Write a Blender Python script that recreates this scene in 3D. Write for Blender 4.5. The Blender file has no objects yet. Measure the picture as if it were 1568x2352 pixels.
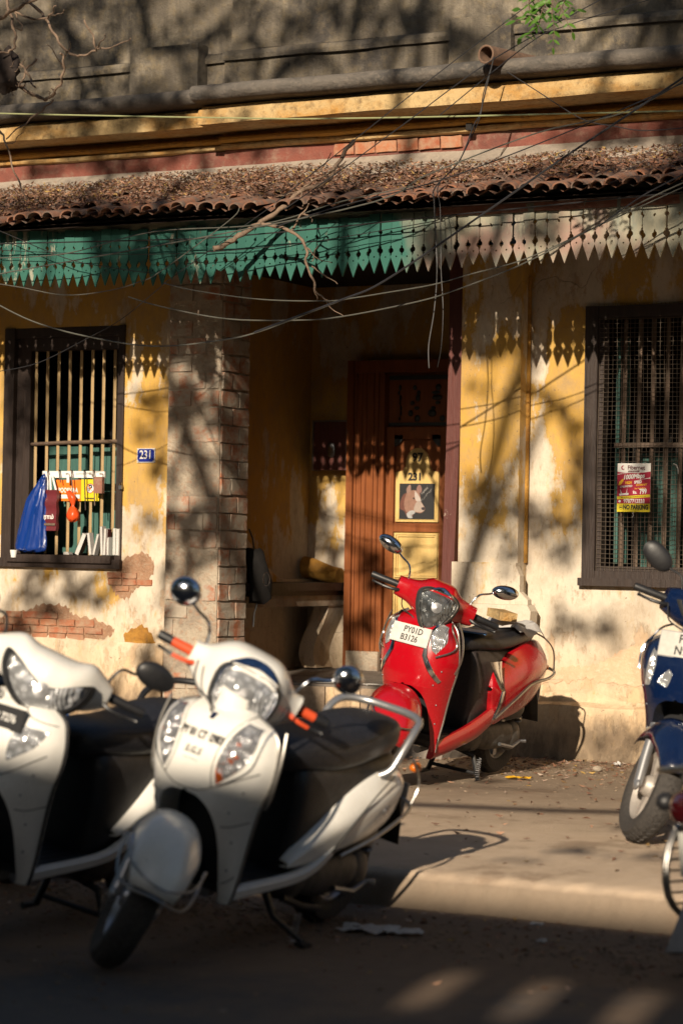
import bpy, bmesh, math, random
from math import sin, cos, pi, radians, atan2, sqrt, hypot
from mathutils import Vector, Matrix, Euler
random.seed(7)
S = bpy.context.scene
COL = S.collection

# ------------------------------------------------------------------ camera, sky, sun, exposure
EYE = Vector((0, 0, 1.36))
YAW, PIT, ROL, FPX = radians(28), radians(.9), radians(1.05), 5553.0
fw = Vector((-sin(YAW)*cos(PIT), cos(YAW)*cos(PIT), sin(PIT)))
rt = Vector((cos(YAW), sin(YAW), 0)); up = rt.cross(fw)
up2 = up*cos(ROL) - rt*sin(ROL); rt2 = rt*cos(ROL) + up*sin(ROL)
cam = bpy.data.cameras.new('camera'); camo = bpy.data.objects.new('camera', cam); COL.objects.link(camo)
m = Matrix((rt2, up2, -fw)).transposed().to_4x4(); m.translation = EYE
camo.matrix_world = m
cam.sensor_fit = 'VERTICAL'; cam.sensor_height = 36; cam.lens = FPX/2352*36
cam.clip_end = 500; cam.clip_start = .1
cam.dof.use_dof = True; cam.dof.focus_distance = 14.2; cam.dof.aperture_fstop = 2.8
S.camera = camo

SUN_HEAD, SUN_EL = radians(-12.5), radians(20.8)
sd = Vector((sin(SUN_HEAD)*cos(SUN_EL), cos(SUN_HEAD)*cos(SUN_EL), -sin(SUN_EL)))   # the way the light travels
W = bpy.data.worlds.new('World'); S.world = W; W.use_nodes = True
wn = W.node_tree.nodes; wl = W.node_tree.links
sky = wn.new('ShaderNodeTexSky'); sky.sky_type = 'NISHITA'; sky.sun_disc = False
sky.sun_elevation = SUN_EL; sky.sun_rotation = atan2(-sd.x, -sd.y)
wl.new(sky.outputs[0], wn['Background'].inputs[0]); wn['Background'].inputs[1].default_value = .07
sl = bpy.data.lights.new('sun', 'SUN'); so = bpy.data.objects.new('sun', sl); COL.objects.link(so)
sl.energy = 5.0; sl.angle = radians(.5); sl.color = (1, .85, .66)
so.rotation_euler = sd.to_track_quat('-Z', 'Y').to_euler(); so.location = (0, -10, 20)
S.view_settings.view_transform = 'Standard'; S.view_settings.look = 'None'
S.view_settings.exposure = .52; S.view_settings.gamma = 1
S.render.resolution_x = 682; S.render.resolution_y = 1024

# ------------------------------------------------------------------ survey helpers: sight line onto a real plane
def ray(x, y): return fw + rt2*((x-784)/FPX) - up2*((y-1176)/FPX)
def P(x, y, Y):
    d = ray(x, y); return EYE + d*(Y/d.y)
def G(x, y, z=0):
    d = ray(x, y); return EYE + d*((z-EYE.z)/d.z)

# ------------------------------------------------------------------ mesh helpers
WL = {}
class MB:
    def __init__(s): s.v = []; s.f = []; s.mi = []
    def add(s, vs, fs, mi=0):
        o = len(s.v); s.v += [Vector(p) for p in vs]
        for f in fs: s.f.append([o+i for i in f]); s.mi.append(mi)
        return s
    def box(s, x0, x1, y0, y1, z0, z1, mi=0, M=None):
        vs = [Vector((x, y, z)) for z in (z0, z1) for y in (y0, y1) for x in (x0, x1)]
        if M: vs = [M @ p for p in vs]
        return s.add(vs, [(0,2,3,1),(4,5,7,6),(0,1,5,4),(2,6,7,3),(0,4,6,2),(1,3,7,5)], mi)
    def rings(s, rs, caps=True, closed=True, mi=0, loop=False):
        n = len(rs[0]); vs = [p for r in rs for p in r]; fs = []
        R_ = len(rs)
        for i in range(R_ if loop else R_-1):
            for j in range(n if closed else n-1):
                a = i*n+j; b = i*n+(j+1) % n; i2 = (i+1) % R_
                fs.append((a, b, i2*n+(j+1) % n, i2*n+j))
        if caps and closed and not loop:
            fs.append(tuple(range(n))[::-1]); fs.append(tuple((R_-1)*n+j for j in range(n)))
        return s.add(vs, fs, mi)
    def tube(s, pts, r, n=8, caps=True, mi=0, flat=1):
        pts = [Vector(p) for p in pts]; rs = []; N = None
        for i, p in enumerate(pts):
            t = (pts[min(i+1, len(pts)-1)] - pts[max(i-1, 0)]).normalized()
            if N is None:
                N = t.cross(Vector((0, 0, 1)));
                if N.length < .1: N = t.cross(Vector((0, 1, 0)))
            N = (N - t*N.dot(t)).normalized(); B = t.cross(N)
            rr = r[i] if isinstance(r, (list, tuple)) else r
            rs.append([p + (N*cos(2*pi*k/n) + B*sin(2*pi*k/n)*flat)*rr for k in range(n)])
        return s.rings(rs, caps, mi=mi)
    def ell(s, c, rx, ry, rz, n=16, m_=10, M=None, mi=0, e=1.0):
        rs = []
        c = Vector(c)
        def sp(v): return math.copysign(abs(v)**e, v)
        for i in range(1, m_):
            a = pi*i/m_
            ring = []
            for k in range(n):
                b = 2*pi*k/n
                q = Vector((rx*sp(sin(a))*sp(cos(b)), ry*sp(sin(a))*sp(sin(b)), rz*cos(a)))
                ring.append(c + (M @ q if M else q))
            rs.append(ring)
        o = len(s.v); s.rings(rs, False, mi=mi)
        t = len(s.v); q = Vector((0,0,rz)); s.v += [c+(M@q if M else q), c-(M@q if M else q)]
        for k in range(n):
            s.f.append([o+(k+1)%n, o+k, t]); s.mi.append(mi)
            s.f.append([o+(m_-2)*n+k, o+(m_-2)*n+(k+1)%n, t+1]); s.mi.append(mi)
        return s
    def prism(s, poly, y0, y1, mi=0, M=None):      # poly: (x, z) outline, extruded along y
        n = len(poly); a = [Vector((p[0], y0, p[1])) for p in poly]; b = [Vector((p[0], y1, p[1])) for p in poly]
        vs = a+b
        if M: vs = [M @ p for p in vs]
        return s.add(vs, [tuple(range(n)), tuple(range(2*n-1, n-1, -1))] + [((i+1)%n, i, n+i, n+(i+1)%n) for i in range(n)], mi)
    def grid(s, rows, mi=0): return s.rings(rows, False, False, mi)
    def build(s, name, mat, parent=None, smooth=None, solid=0, recalc=True, sub=0):
        o0 = WL.get(parent, Vector((0,0,0))) if parent else Vector((0,0,0))
        me = bpy.data.meshes.new(name)
        me.from_pydata([tuple(p-o0) for p in s.v], [], s.f)
        mats = mat if isinstance(mat, (list, tuple)) else [mat]
        for q in mats: me.materials.append(q)
        if len(mats) > 1:
            for pl, i in zip(me.polygons, s.mi): pl.material_index = i
        if recalc:
            b = bmesh.new(); b.from_mesh(me); bmesh.ops.recalc_face_normals(b, faces=b.faces); b.to_mesh(me); b.free()
        if smooth is not None:
            for pl in me.polygons: pl.use_smooth = True
            me.set_sharp_from_angle(angle=radians(smooth))
        o = bpy.data.objects.new(name, me); COL.objects.link(o)
        if parent: o.parent = parent; WL[o] = o0
        if sub:
            q = o.modifiers.new('s', 'SUBSURF'); q.levels = q.render_levels = sub
        if solid:
            q = o.modifiers.new('t', 'SOLIDIFY'); q.thickness = solid; q.offset = -1
        return o
def tag(o, label=None, cat=None, group=None, kind=None):
    if label: o['label'] = label
    if cat: o['category'] = cat
    if group: o['group'] = group
    if kind: o['kind'] = kind
    return o
def thing(name, loc, label, cat, group=None):
    o = bpy.data.objects.new(name, None); COL.objects.link(o); o.location = loc; o.empty_display_size = .1
    WL[o] = Vector(loc); return tag(o, label, cat, group)
def box(name, mat, parent, *a):
    return MB().box(*a).build(name, mat, parent)
def crom(pts, n):                      # Catmull-Rom through points (tuples of numbers)
    out = []; k = len(pts)
    for i in range(k-1):
        p0, p1, p2, p3 = pts[max(i-1,0)], pts[i], pts[i+1], pts[min(i+2,k-1)]
        for j in range(n):
            t = j/n
            out.append(tuple(.5*((2*b)+(-a+c)*t+(2*a-5*b+4*c-d)*t*t+(-a+3*b-3*c+d)*t**3) for a,b,c,d in zip(p0,p1,p2,p3)))
    out.append(tuple(pts[-1])); return out
def lerp(a, b, t): return a+(b-a)*t
def interp(x, tab):
    if x <= tab[0][0]: return tab[0][1]
    for (a, u), (b, w) in zip(tab, tab[1:]):
        if x <= b: return lerp(u, w, (x-a)/(b-a))
    return tab[-1][1]

# ------------------------------------------------------------------ material helpers
class NT:
    def __init__(s, name):
        s.m = bpy.data.materials.new(name); s.m.use_nodes = True; s.t = s.m.node_tree
        s.b = s.t.nodes['Principled BSDF']; s._pos = None; s._obj = None
    def n(s, typ, **kw):
        q = s.t.nodes.new(typ)
        for k, v in kw.items(): setattr(q, k, v)
        return q
    def put(s, sock, v):
        if hasattr(v, 'is_output') or isinstance(v, bpy.types.NodeSocket): s.t.links.new(v, sock)
        elif isinstance(v, (tuple, list)) and len(v) == 3 and sock.type == 'RGBA': sock.default_value = (*v, 1)
        else: sock.default_value = v
    def pos(s):
        if not s._pos: s._pos = s.n('ShaderNodeNewGeometry').outputs['Position']
        return s._pos
    def obj(s):
        if not s._obj: s._obj = s.n('ShaderNodeTexCoord').outputs['Object']
        return s._obj
    def rnd(s): return s.n('ShaderNodeObjectInfo').outputs['Random']
    def scl(s, v, sc, off=(0,0,0)):
        q = s.n('ShaderNodeMapping'); s.put(q.inputs[0], v); q.inputs[3].default_value = sc; q.inputs[1].default_value = off; return q.outputs[0]
    def noise(s, sc=5, det=6, v=None, rough=.6, dist=0):
        q = s.n('ShaderNodeTexNoise'); s.put(q.inputs['Vector'], v or s.pos()); q.inputs['Scale'].default_value = sc
        q.inputs['Detail'].default_value = det; q.inputs['Roughness'].default_value = rough; q.inputs['Distortion'].default_value = dist
        return q.outputs[0]
    def vor(s, sc=5, v=None, feat='F1', out=0):
        q = s.n('ShaderNodeTexVoronoi', feature=feat); s.put(q.inputs['Vector'], v or s.pos()); q.inputs['Scale'].default_value = sc
        return q.outputs[out]
    def ramp(s, f, st):
        q = s.n('ShaderNodeValToRGB'); s.put(q.inputs[0], f); e = q.color_ramp.elements
        while len(e) < len(st): e.new(.5)
        for el, (p, c) in zip(e, st):
            el.position = p; el.color = (*c, 1) if isinstance(c, (tuple, list)) else (c, c, c, 1)
        return q.outputs[0]
    def mix(s, f, a, b, bt='MIX'):
        q = s.n('ShaderNodeMix', data_type='RGBA', blend_type=bt); s.put(q.inputs[0], f); s.put(q.inputs[6], a); s.put(q.inputs[7], b); return q.outputs[2]
    def ma(s, op, a, b=0, cl=False):
        q = s.n('ShaderNodeMath', operation=op, use_clamp=cl); s.put(q.inputs[0], a); s.put(q.inputs[1], b); return q.outputs[0]
    def xyz(s, v=None):
        q = s.n('ShaderNodeSeparateXYZ'); s.put(q.inputs[0], v or s.pos()); return q.outputs
    def rng(s, v, a, b, c=0, d=1):
        q = s.n('ShaderNodeMapRange'); s.put(q.inputs[0], v)
        for i, x in enumerate((a, b, c, d)): q.inputs[i+1].default_value = x
        return q.outputs[0]
    def bump(s, h, st=.5, dist=.01, nrm=None):
        q = s.n('ShaderNodeBump'); s.put(q.inputs['Height'], h); q.inputs['Strength'].default_value = st; q.inputs['Distance'].default_value = dist
        if nrm: s.put(q.inputs['Normal'], nrm)
        return q.outputs[0]
    def out(s, col, rough=.8, nrm=None, metal=0, spec=None, coat=0, trans=0, alpha=None, sheen=0):
        s.put(s.b.inputs['Base Color'], col); s.put(s.b.inputs['Roughness'], rough); s.put(s.b.inputs['Metallic'], metal)
        if nrm: s.put(s.b.inputs['Normal'], nrm)
        if spec is not None: s.b.inputs['Specular IOR Level'].default_value = spec
        if coat: s.b.inputs['Coat Weight'].default_value = coat; s.b.inputs['Coat Roughness'].default_value = .06
        if trans: s.b.inputs['Transmission Weight'].default_value = trans
        return s.m
def simple(name, col, rough=.6, metal=0, var=.25, sc=30, bump=0, coat=0, objc=True, **k):
    q = NT(name); v = q.obj() if objc else q.pos()
    nz = q.noise(sc, 5, v); c = q.mix(q.ramp(nz, [(.3, 0), (.75, 1)]), col, tuple(x*(1-var) for x in col))
    return q.out(c, q.rng(nz, 0, 1, max(rough-.06, 0), min(rough+.1, 1)), q.bump(nz, bump, .004) if bump else None, metal, coat=coat, **k)

# ================================================================== materials of the place
def mat_plaster():
    q = NT('ochre_plaster'); x, y, z = q.xyz()
    st = q.scl(q.pos(), (1, 1, .45))
    big = q.noise(1.1, 3); n1 = q.noise(2.6, 9, st, .68); n2 = q.noise(9, 8, st, .7); fine = q.noise(70, 4)
    och = q.mix(q.ramp(big, [(.35, 0), (.65, 1)]), (.50, .29, .06), (.58, .37, .10))
    och = q.mix(q.ramp(n2, [(.35, 0), (.8, 1)]), och, (.42, .255, .07))
    lime = q.mix(q.ramp(n2, [(.3, 0), (.7, 1)]), (.62, .54, .43), (.50, .44, .36))
    low = q.ma('ADD', q.rng(z, 2.1, .95, -.045, .19), q.rng(q.xyz()[0], -6.7, -6.0, -.02, .035))                       # old flood and splash line: more paint is gone low down
    hi = q.rng(z, 2.5, 3.0, 0, .06)
    f = q.ma('ADD', q.ma('ADD', n1, low), q.ma('ADD', hi, q.ma('MULTIPLY', q.ma('SUBTRACT', n2, .5), .10)))
    pe = q.ramp(f, [(.53, 0), (.55, .6), (.60, 1)])
    pe2 = q.ramp(q.ma('ADD', q.noise(3.4, 9, st, .7), q.rng(z, 1.6, .6, 0, .12)), [(.66, 0), (.70, 1)])
    c = q.mix(pe, och, lime)
    c = q.mix(q.ma('MULTIPLY', pe2, .6), c, (.46, .29, .17))
    cr = q.rng(z, .95, .35, 0, 1)                             # salt-bleached foot of the wall
    foot = q.mix(n2, (.58, .37, .20), (.66, .50, .29))
    c = q.mix(q.ma('MULTIPLY', cr, .75), c, foot)
    c = q.mix(q.ramp(q.ma('ADD', n1, q.rng(z, .50, .24, 0, .35)), [(.62, 0), (.85, .85)]), c, (.12, .09, .065))
    sc = q.ramp(q.noise(26, 6, q.scl(q.pos(), (1, 1, .35)), .7), [(.54, 0), (.70, .55)])
    c = q.mix(sc, c, (.27, .19, .11))
    c = q.mix(q.ramp(q.noise(4.5, 8, None, .75), [(.50, 0), (.72, .5)]), c, (.33, .25, .17))
    c = q.mix(q.ramp(q.noise(1.7, 9, q.scl(q.pos(), (1, 1, .6), (3, 0, 1)), .72), [(.50, 0), (.66, .55)]), c, (.27, .20, .13))
    c = q.mix(q.ramp(q.noise(48, 4, None, .6), [(.66, 0), (.70, .7)]), c, (.14, .10, .07))
    # hairline cracks wandering through the plaster
    nz3 = q.n('ShaderNodeTexNoise'); q.put(nz3.inputs[0], q.pos()); nz3.inputs['Scale'].default_value = 3; nz3.inputs['Detail'].default_value = 8
    crk = q.ma('MULTIPLY', q.ramp(q.vor(.9, q.mix(.45, q.pos(), nz3.outputs['Color']), 'DISTANCE_TO_EDGE'), [(0, 1), (.004, 0)]), q.ramp(q.noise(.8, 3), [(.5, 0), (.6, 1)]))
    c = q.mix(q.ma('MULTIPLY', crk, .35), c, (.16, .11, .08))
    h = q.ma('ADD', q.ma('MULTIPLY', pe, -.45), q.ma('MULTIPLY', pe2, -.6)); h = q.ma('ADD', h, q.ma('MULTIPLY', n2, .8))
    h = q.ma('SUBTRACT', h, q.ma('MULTIPLY', crk, .8))
    b = q.bump(h, .7, .010); b = q.bump(fine, .35, .004, b)
    return q.out(c, .88, b, spec=.25)
def mat_render(name, a, b_, c_, sc=3, st=(1, 1, .3), bumpd=.02, streak=0.0, lo=.45):
    q = NT(name); v = q.scl(q.pos(), st)
    n1 = q.noise(sc, 9, v, .68); n2 = q.noise(sc*5, 7, None, .7); fine = q.noise(90, 3)
    c = q.mix(q.ramp(n1, [(lo, 0), (lo+.18, 1)]), a, b_)
    c = q.mix(q.ramp(n2, [(.5, 0), (.72, .8)]), c, c_)
    if streak:
        s = q.ramp(q.noise(6, 6, q.scl(q.pos(), (1, 1, .12)), .7), [(.45, 0), (.62, 1)])
        c = q.mix(q.ma('MULTIPLY', s, streak), c, (.02, .018, .017))
        c = q.mix(q.ramp(q.noise(.9, 6, None, .7), [(.46, .55), (.60, 0)]), c, (.035, .03, .028))
    bb = q.bump(q.ma('ADD', n1, n2), .8, bumpd); bb = q.bump(fine, .4, .004, bb)
    return q.out(c, .9, bb, spec=.2)
M = {}
M['plaster'] = mat_plaster()
M['pillar'] = mat_render('stripped_pillar_render', (.42, .355, .275), (.26, .215, .17), (.36, .20, .12), 5, (1, 1, 1), .03)
M['brick'] = (lambda q: q.out(q.mix(q.ramp(q.noise(9, 6, q.pos(), .7), [(.36, 0), (.54, 1)]), q.mix(q.rnd(), (.36, .12, .055), (.36, .20, .13)),
              q.mix(q.noise(20, 5), (.46, .39, .31), (.30, .26, .21))), .92, q.bump(q.noise(35, 8, None, .75), .9, .012), spec=.2))(NT('limewashed_brick'))
M['rawbrick'] = (lambda q: q.out(q.mix(q.ramp(q.noise(14, 6), [(.4, 0), (.7, 1)]), q.mix(q.rnd(), (.30, .10, .055), (.40, .17, .09)), (.36, .25, .17)), .92, q.bump(q.noise(35, 8, None, .75), .9, .012), spec=.2))(NT('bare_brick'))
M['cornice'] = mat_render('ochre_cornice', (.46, .24, .05), (.30, .14, .03), (.16, .10, .05), 3.5, (.5, 1, 1), .03)
M['cornpale'] = mat_render('worn_ochre_band', (.50, .36, .18), (.42, .22, .06), (.12, .08, .045), 4, (.6, 1, 1), .03)
M['pinkband'] = mat_render('red_oxide_band', (.20, .070, .052), (.12, .055, .045), (.24, .16, .12), 3, (.6, 1, 1), .02)  # red lowered to carry the shadow lying on the band
M['flash'] = mat_render('cement_fillet', (.34, .29, .24), (.22, .19, .165), (.40, .35, .28), 4, (1, 1, 1), .02)
M['roll'] = mat_render('sooty_roll_moulding', (.13, .115, .10), (.07, .065, .06), (.20, .17, .14), 5, (.6, 1, 1), .02)
M['parapet'] = mat_render('weathered_parapet', (.31, .265, .20), (.085, .078, .07), (.36, .28, .16), 2.4, (1.1, 1, .8), .04, .38, .45)
M['floor'] = mat_render('porch_floor', (.20, .17, .145), (.12, .105, .09), (.30, .26, .22), 5, (1, 1, 1), .01)
def mat_ground(name, a, b_, c_, sc, dirt=0):
    q = NT(name); n1 = q.noise(sc, 8, None, .65); n2 = q.noise(sc*9, 6, None, .7); n3 = q.noise(240, 2)
    c = q.mix(q.ramp(n1, [(.38, 0), (.62, 1)]), a, b_); c = q.mix(q.ramp(n2, [(.48, 0), (.75, .7)]), c, c_)
    c = q.mix(q.ramp(q.vor(130), [(0, .5), (.25, 0)]), c, tuple(v*.5 for v in a))
    if dirt:                                                  # sand swept against the kerb, bare tarmac further out
        y = q.xyz()[1]; f = q.ramp(q.ma('ADD', q.rng(y, 5.4, 7.3, 0, 1), q.ma('MULTIPLY', q.ma('SUBTRACT', n1, .5), 1.6)), [(.35, 0), (.75, 1)])
        c = q.mix(f, c, q.mix(n2, (.15, .105, .075), (.22, .16, .115)))
    h = q.ma('ADD', q.ma('MULTIPLY', n2, .6), q.ma('MULTIPLY', n3, .5))
    z = q.xyz()[2]
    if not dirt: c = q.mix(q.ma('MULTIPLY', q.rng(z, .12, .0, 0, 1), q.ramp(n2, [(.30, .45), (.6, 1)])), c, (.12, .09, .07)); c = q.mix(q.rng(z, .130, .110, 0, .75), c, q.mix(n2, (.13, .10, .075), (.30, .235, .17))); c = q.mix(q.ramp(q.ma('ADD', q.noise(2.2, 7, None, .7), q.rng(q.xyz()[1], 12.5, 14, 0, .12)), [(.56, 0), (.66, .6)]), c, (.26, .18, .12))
    return q.out(c, .93, q.bump(h, .9, .014), spec=.2)
M['road'] = mat_ground('dusty_tarmac', (.085, .083, .086), (.105, .096, .088), (.14, .12, .10), 1.3, 1)
M['pave'] = mat_ground('dusty_cement_pavement', (.56, .43, .31), (.46, .35, .25), (.62, .49, .37), 1.1)
def mat_wood(name, a, b_, sc=(14, 14, 1.2), rough=.45, peel=None, pl=.6, coat=0, axis='z'):
    q = NT(name); v = q.scl(q.pos(), sc); n = q.noise(4, 8, v, .6, .6); f = q.noise(7, 6, None, .7)
    c = q.mix(q.ramp(n, [(.3, 0), (.7, 1)]), a, b_)
    if peel: c = q.mix(q.ramp(f, [(pl, 0), (pl+.04, 1)]), c, peel)
    return q.out(c, rough, q.bump(q.ma('ADD', n, f), .5, .006), coat=coat, spec=.4)
M['darkwood'] = mat_wood('dark_window_timber', (.018, .011, .009), (.036, .023, .018), rough=.55, peel=(.08, .06, .05), pl=.70)
M['bar'] = mat_wood('cream_window_bar', (.42, .30, .15), (.33, .23, .115), rough=.6, peel=(.10, .07, .045), pl=.66)
M['barbrown'] = mat_wood('brown_window_bar', (.10, .068, .05), (.15, .105, .075), rough=.6, peel=(.20, .16, .13), pl=.62)
M['teal'] = mat_wood('teal_shutter', (.028, .085, .073), (.045, .12, .10), rough=.6, peel=(.20, .22, .18), pl=.68)
M['doorwood'] = mat_wood('varnished_door_timber', (.16, .046, .012), (.24, .075, .021), (9, 9, .8), .42, (.12, .05, .03), .66, .15)
M['doorpanel'] = mat_wood('cream_yellow_panel', (.52, .35, .12), (.60, .43, .17), (8, 8, 2), .5, (.30, .20, .09), .72)
M['maroon'] = mat_wood('maroon_porch_post', (.075, .022, .018), (.11, .035, .028), rough=.5, peel=(.42, .35, .28), pl=.67)
def mat_board():
    q = NT('weathered_valance_paint'); x, y, z = q.xyz(); v = q.scl(q.pos(), (1, 1, .3))
    n = q.noise(7, 8, v, .7); n2 = q.noise(1.4, 4)
    tl = q.mix(q.rnd(), (.018, .088, .070), (.030, .12, .094))
    pale = q.mix(q.ramp(n, [(.42, 0), (.58, 1)]), (.27, .255, .19), (.17, .185, .155))
    pale = q.mix(q.ramp(q.noise(3, 5), [(.5, 0), (.68, .75)]), pale, (.30, .17, .14))
    f = q.ramp(q.ma('ADD', q.rng(x, -6.7, -5.9, 0, 1), q.ma('MULTIPLY', q.ma('SUBTRACT', n2, .5), 1.3)), [(.4, 0), (.6, 1)])
    c = q.mix(f, tl, pale)
    c = q.mix(q.ramp(q.ma('ADD', n, q.rng(x, -8.6, -9.6, 0, .1)), [(.60, 0), (.64, .8)]), c, (.33, .31, .24))
    c = q.mix(q.ramp(q.noise(16, 6, None, .7), [(.62, 0), (.72, .8)]), c, (.085, .06, .045))
    return q.out(c, .7, q.bump(n, .6, .005), spec=.3)
M['board'] = mat_board()
M['fascia'] = mat_render('peeling_fascia', (.30, .29, .20), (.13, .25, .20), (.36, .33, .25), 3, (.5, 1, 1), .01)
M['rail'] = mat_render('faded_red_rail', (.26, .12, .085), (.20, .10, .08), (.32, .26, .2), 4, (.4, 1, 1), .01)
def mat_tile():
    q = NT('clay_roof_tile'); n = q.noise(16, 7, None, .7); r = q.rnd()
    c = q.mix(q.rnd(), (.27, .12, .07), (.17, .095, .068))
    c = q.mix(q.ramp(n, [(.42, 0), (.62, 1)]), c, (.13, .105, .09)); c = q.mix(q.ramp(q.noise(40, 4), [(.62, 0), (.75, .6)]), c, (.42, .33, .25))
    return q.out(c, .9, q.bump(n, .8, .006), spec=.2)
M['tile'] = mat_tile()
def mat_leaf(name, cols, rough=.75, trans=0):
    q = NT(name); i = q.n('ShaderNodeNewGeometry').outputs['Random Per Island']
    return q.out(q.ramp(i, [(k/(len(cols)-1), c) for k, c in enumerate(cols)]), rough, spec=.25)
M['dryleaf'] = mat_leaf('dry_leaves', [(.07, .04, .03), (.26, .13, .08), (.11, .06, .04), (.38, .22, .14), (.16, .08, .05), (.33, .26, .21), (.09, .05, .035), (.40, .26, .08)])
M['greenleaf'] = mat_leaf('green_leaves', [(.05, .11, .02), (.09, .17, .035), (.06, .13, .02), (.12, .20, .04)])
M['bark'] = mat_render('grey_brown_bark', (.20, .14, .10), (.12, .085, .065), (.28, .21, .15), 30, (1, 1, 1), .004)
M['cable'] = simple('black_cable', (.02, .02, .022), .5)
M['cablegrey'] = simple('grey_weathered_cable', (.09, .09, .075), .5)
M['cablegreen'] = simple('pale_green_wire', (.30, .32, .16), .45)
M['pipe'] = mat_render('clay_spout', (.18, .11, .075), (.12, .08, .06), (.25, .17, .12), 20, (1, 1, 1), .005)
M['black'] = simple('unlit_room_black', (.012, .010, .009), .9)  # near-black puts the shade of unlit interiors into the colour; black bag too
M['wire'] = simple('rusty_wire_mesh', (.20, .16, .125), .55, .3)
M['white'] = simple('white_enamel', (.62, .60, .56), .4)
M['blueplate'] = simple('blue_enamel', (.012, .025, .22), .3)
M['cloth_w'] = simple('white_print', (.70, .69, .66), .6, var=.05)
M['ink'] = simple('black_print', (.012, .012, .014), .6)
M['red_print'] = simple('crimson_print', (.33, .008, .035), .45, var=.06)
M['yel_print'] = simple('yellow_print', (.62, .50, .015), .45, var=.06)
M['yel2'] = simple('golden_print', (.75, .42, .02), .5, var=.05)
M['org_print'] = simple('orange_print', (.80, .17, .01), .45, var=.06)
M['ironwork'] = simple('dark_cast_iron', (.05, .055, .055), .5, .4)
M['bagblue'] = NT('blue_plastic_bag').out((.003, .030, .19), .28, None, 0, .6)
M['bagorange'] = NT('orange_plastic_bag').out((.62, .07, .012), .35, None, 0, .5)
M['bagmaroon'] = simple('maroon_carrier_bag', (.13, .018, .025), .4)
M['paper'] = simple('paper', (.52, .50, .48), .8)
M['chrome'] = NT('chrome').out((.62, .63, .66), .12, None, 1)
M['steel'] = simple('galvanised_steel', (.30, .31, .33), .35, .9)

# ================================================================== the ground
def road():
    mb = MB(); xs = [-60, -30, -16] + [-14+.25*i for i in range(65)] + [4, 16, 40]; ys = [-60, -30, -14, -6, 0] + [3+.25*i for i in range(23)] + [9.2]
    rows = [[Vector((x, y, (.006*sin(x*1.7+y)+.005*sin(y*3.1)) if -14 <= x <= 2 and y > 3 else 0)) for x in xs] for y in ys]
    tag(mb.grid(rows).build('road', M['road'], None, 40), kind='structure')
road()
def pave_z(y): return .142 - (y-8.4)*.0095
def pavement():
    r = random.Random(3); prof = [(8.22, -.03), (8.245, .02), (8.262, .07), (8.285, .115), (8.32, .136), (8.40, .142), (8.7, None), (9.5, None), (11, None), (12.5, None), (13.4, None), (14.2, None), (16, None)]
    xs = [-60, -25, -13] + [-11+.03*i for i in range(320)] + [0, 8, 25, 60]; rows = []
    nz = [(r.uniform(2, 9), r.uniform(0, 6), r.uniform(.3, 1)) for _ in range(7)]
    for k, (y, z) in enumerate(prof):
        row = []
        for x in xs:
            w = sum(a*sin(x*f*2+p+k*.4) for f, p, a in nz)/4
            dy = .016*w + r.uniform(-.012, .012) if k < 7 else 0
            zz = (z if z is not None else pave_z(y)) + (r.uniform(-.007, .007) if 0 < k < 7 else .003*w)
            row.append(Vector((x, y+dy, zz)))
        rows.append(row)
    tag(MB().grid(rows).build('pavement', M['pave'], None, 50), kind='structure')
pavement()

# ================================================================== the old house
HL = Vector((-7.0, 14.0, .2))
house = thing('old_house', HL, 'weathered ochre street house with peeling plaster, tiled awning and toothed green valance', 'house')
XL, XR = -20.0, 8.0
def hb(name, mat, *a): return box(name, M[mat], house, *a)
# window wall left of the pillar (hole at the barred window)
wx0, wx1, wz0, wz1 = -10.16, -9.15, 1.235, 2.885
mb = MB(); mb.box(XL, wx0, 14.0, 14.35, .05, 3.82); mb.box(wx1, -8.62, 14.0, 14.35, .05, 3.82)
mb.box(wx0, wx1, 14.0, 14.35, .05, wz0); mb.box(wx0, wx1, 14.0, 14.35, wz1, 3.82)
mb.build('wall', M['plaster'], house)
vx0, vx1, vz0, vz1 = -5.735, -4.60, 1.185, 2.905
mb = MB(); mb.box(-6.12, vx0, 14.0, 14.35, .05, 3.82); mb.box(vx1, XR, 14.0, 14.35, .05, 3.82)
mb.box(vx0, vx1, 14.0, 14.35, .05, vz0); mb.box(vx0, vx1, 14.0, 14.35, vz1, 3.82)
mb.build('wall', M['plaster'], house)
mb = MB(); mb.box(-8.77, -8.62, 14.35, 15.95, .05, 3.3)                 # porch side wall
mb.box(-8.62, -8.245, 15.7, 15.95, .05, 3.3); mb.box(-8.245, -7.1, 15.7, 15.95, 2.742, 3.3); mb.box(-7.1, -6.5, 15.7, 15.95, .05, 3.3)
mb.box(-6.62, -6.53, 14.15, 15.7, .05, 3.3)
mb.build('porch_wall', M['plaster'], house)
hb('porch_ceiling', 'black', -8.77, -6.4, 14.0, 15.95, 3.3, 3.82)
MB().box(-8.615, -6.35, 13.78, 15.69, .05, .49).box(-8.2, -6.35, 13.30, 13.779, .05, .275).build('step', M['floor'], house)
for i in range(7):                                                      # stones in the worn riser of the porch step
    x = -8.17+i*.255; MB().box(x, x+.245+.0*i, 13.757, 13.779, .285, .475).build('stone', M['pave'] if i % 3 else M['plaster'], house)

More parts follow.
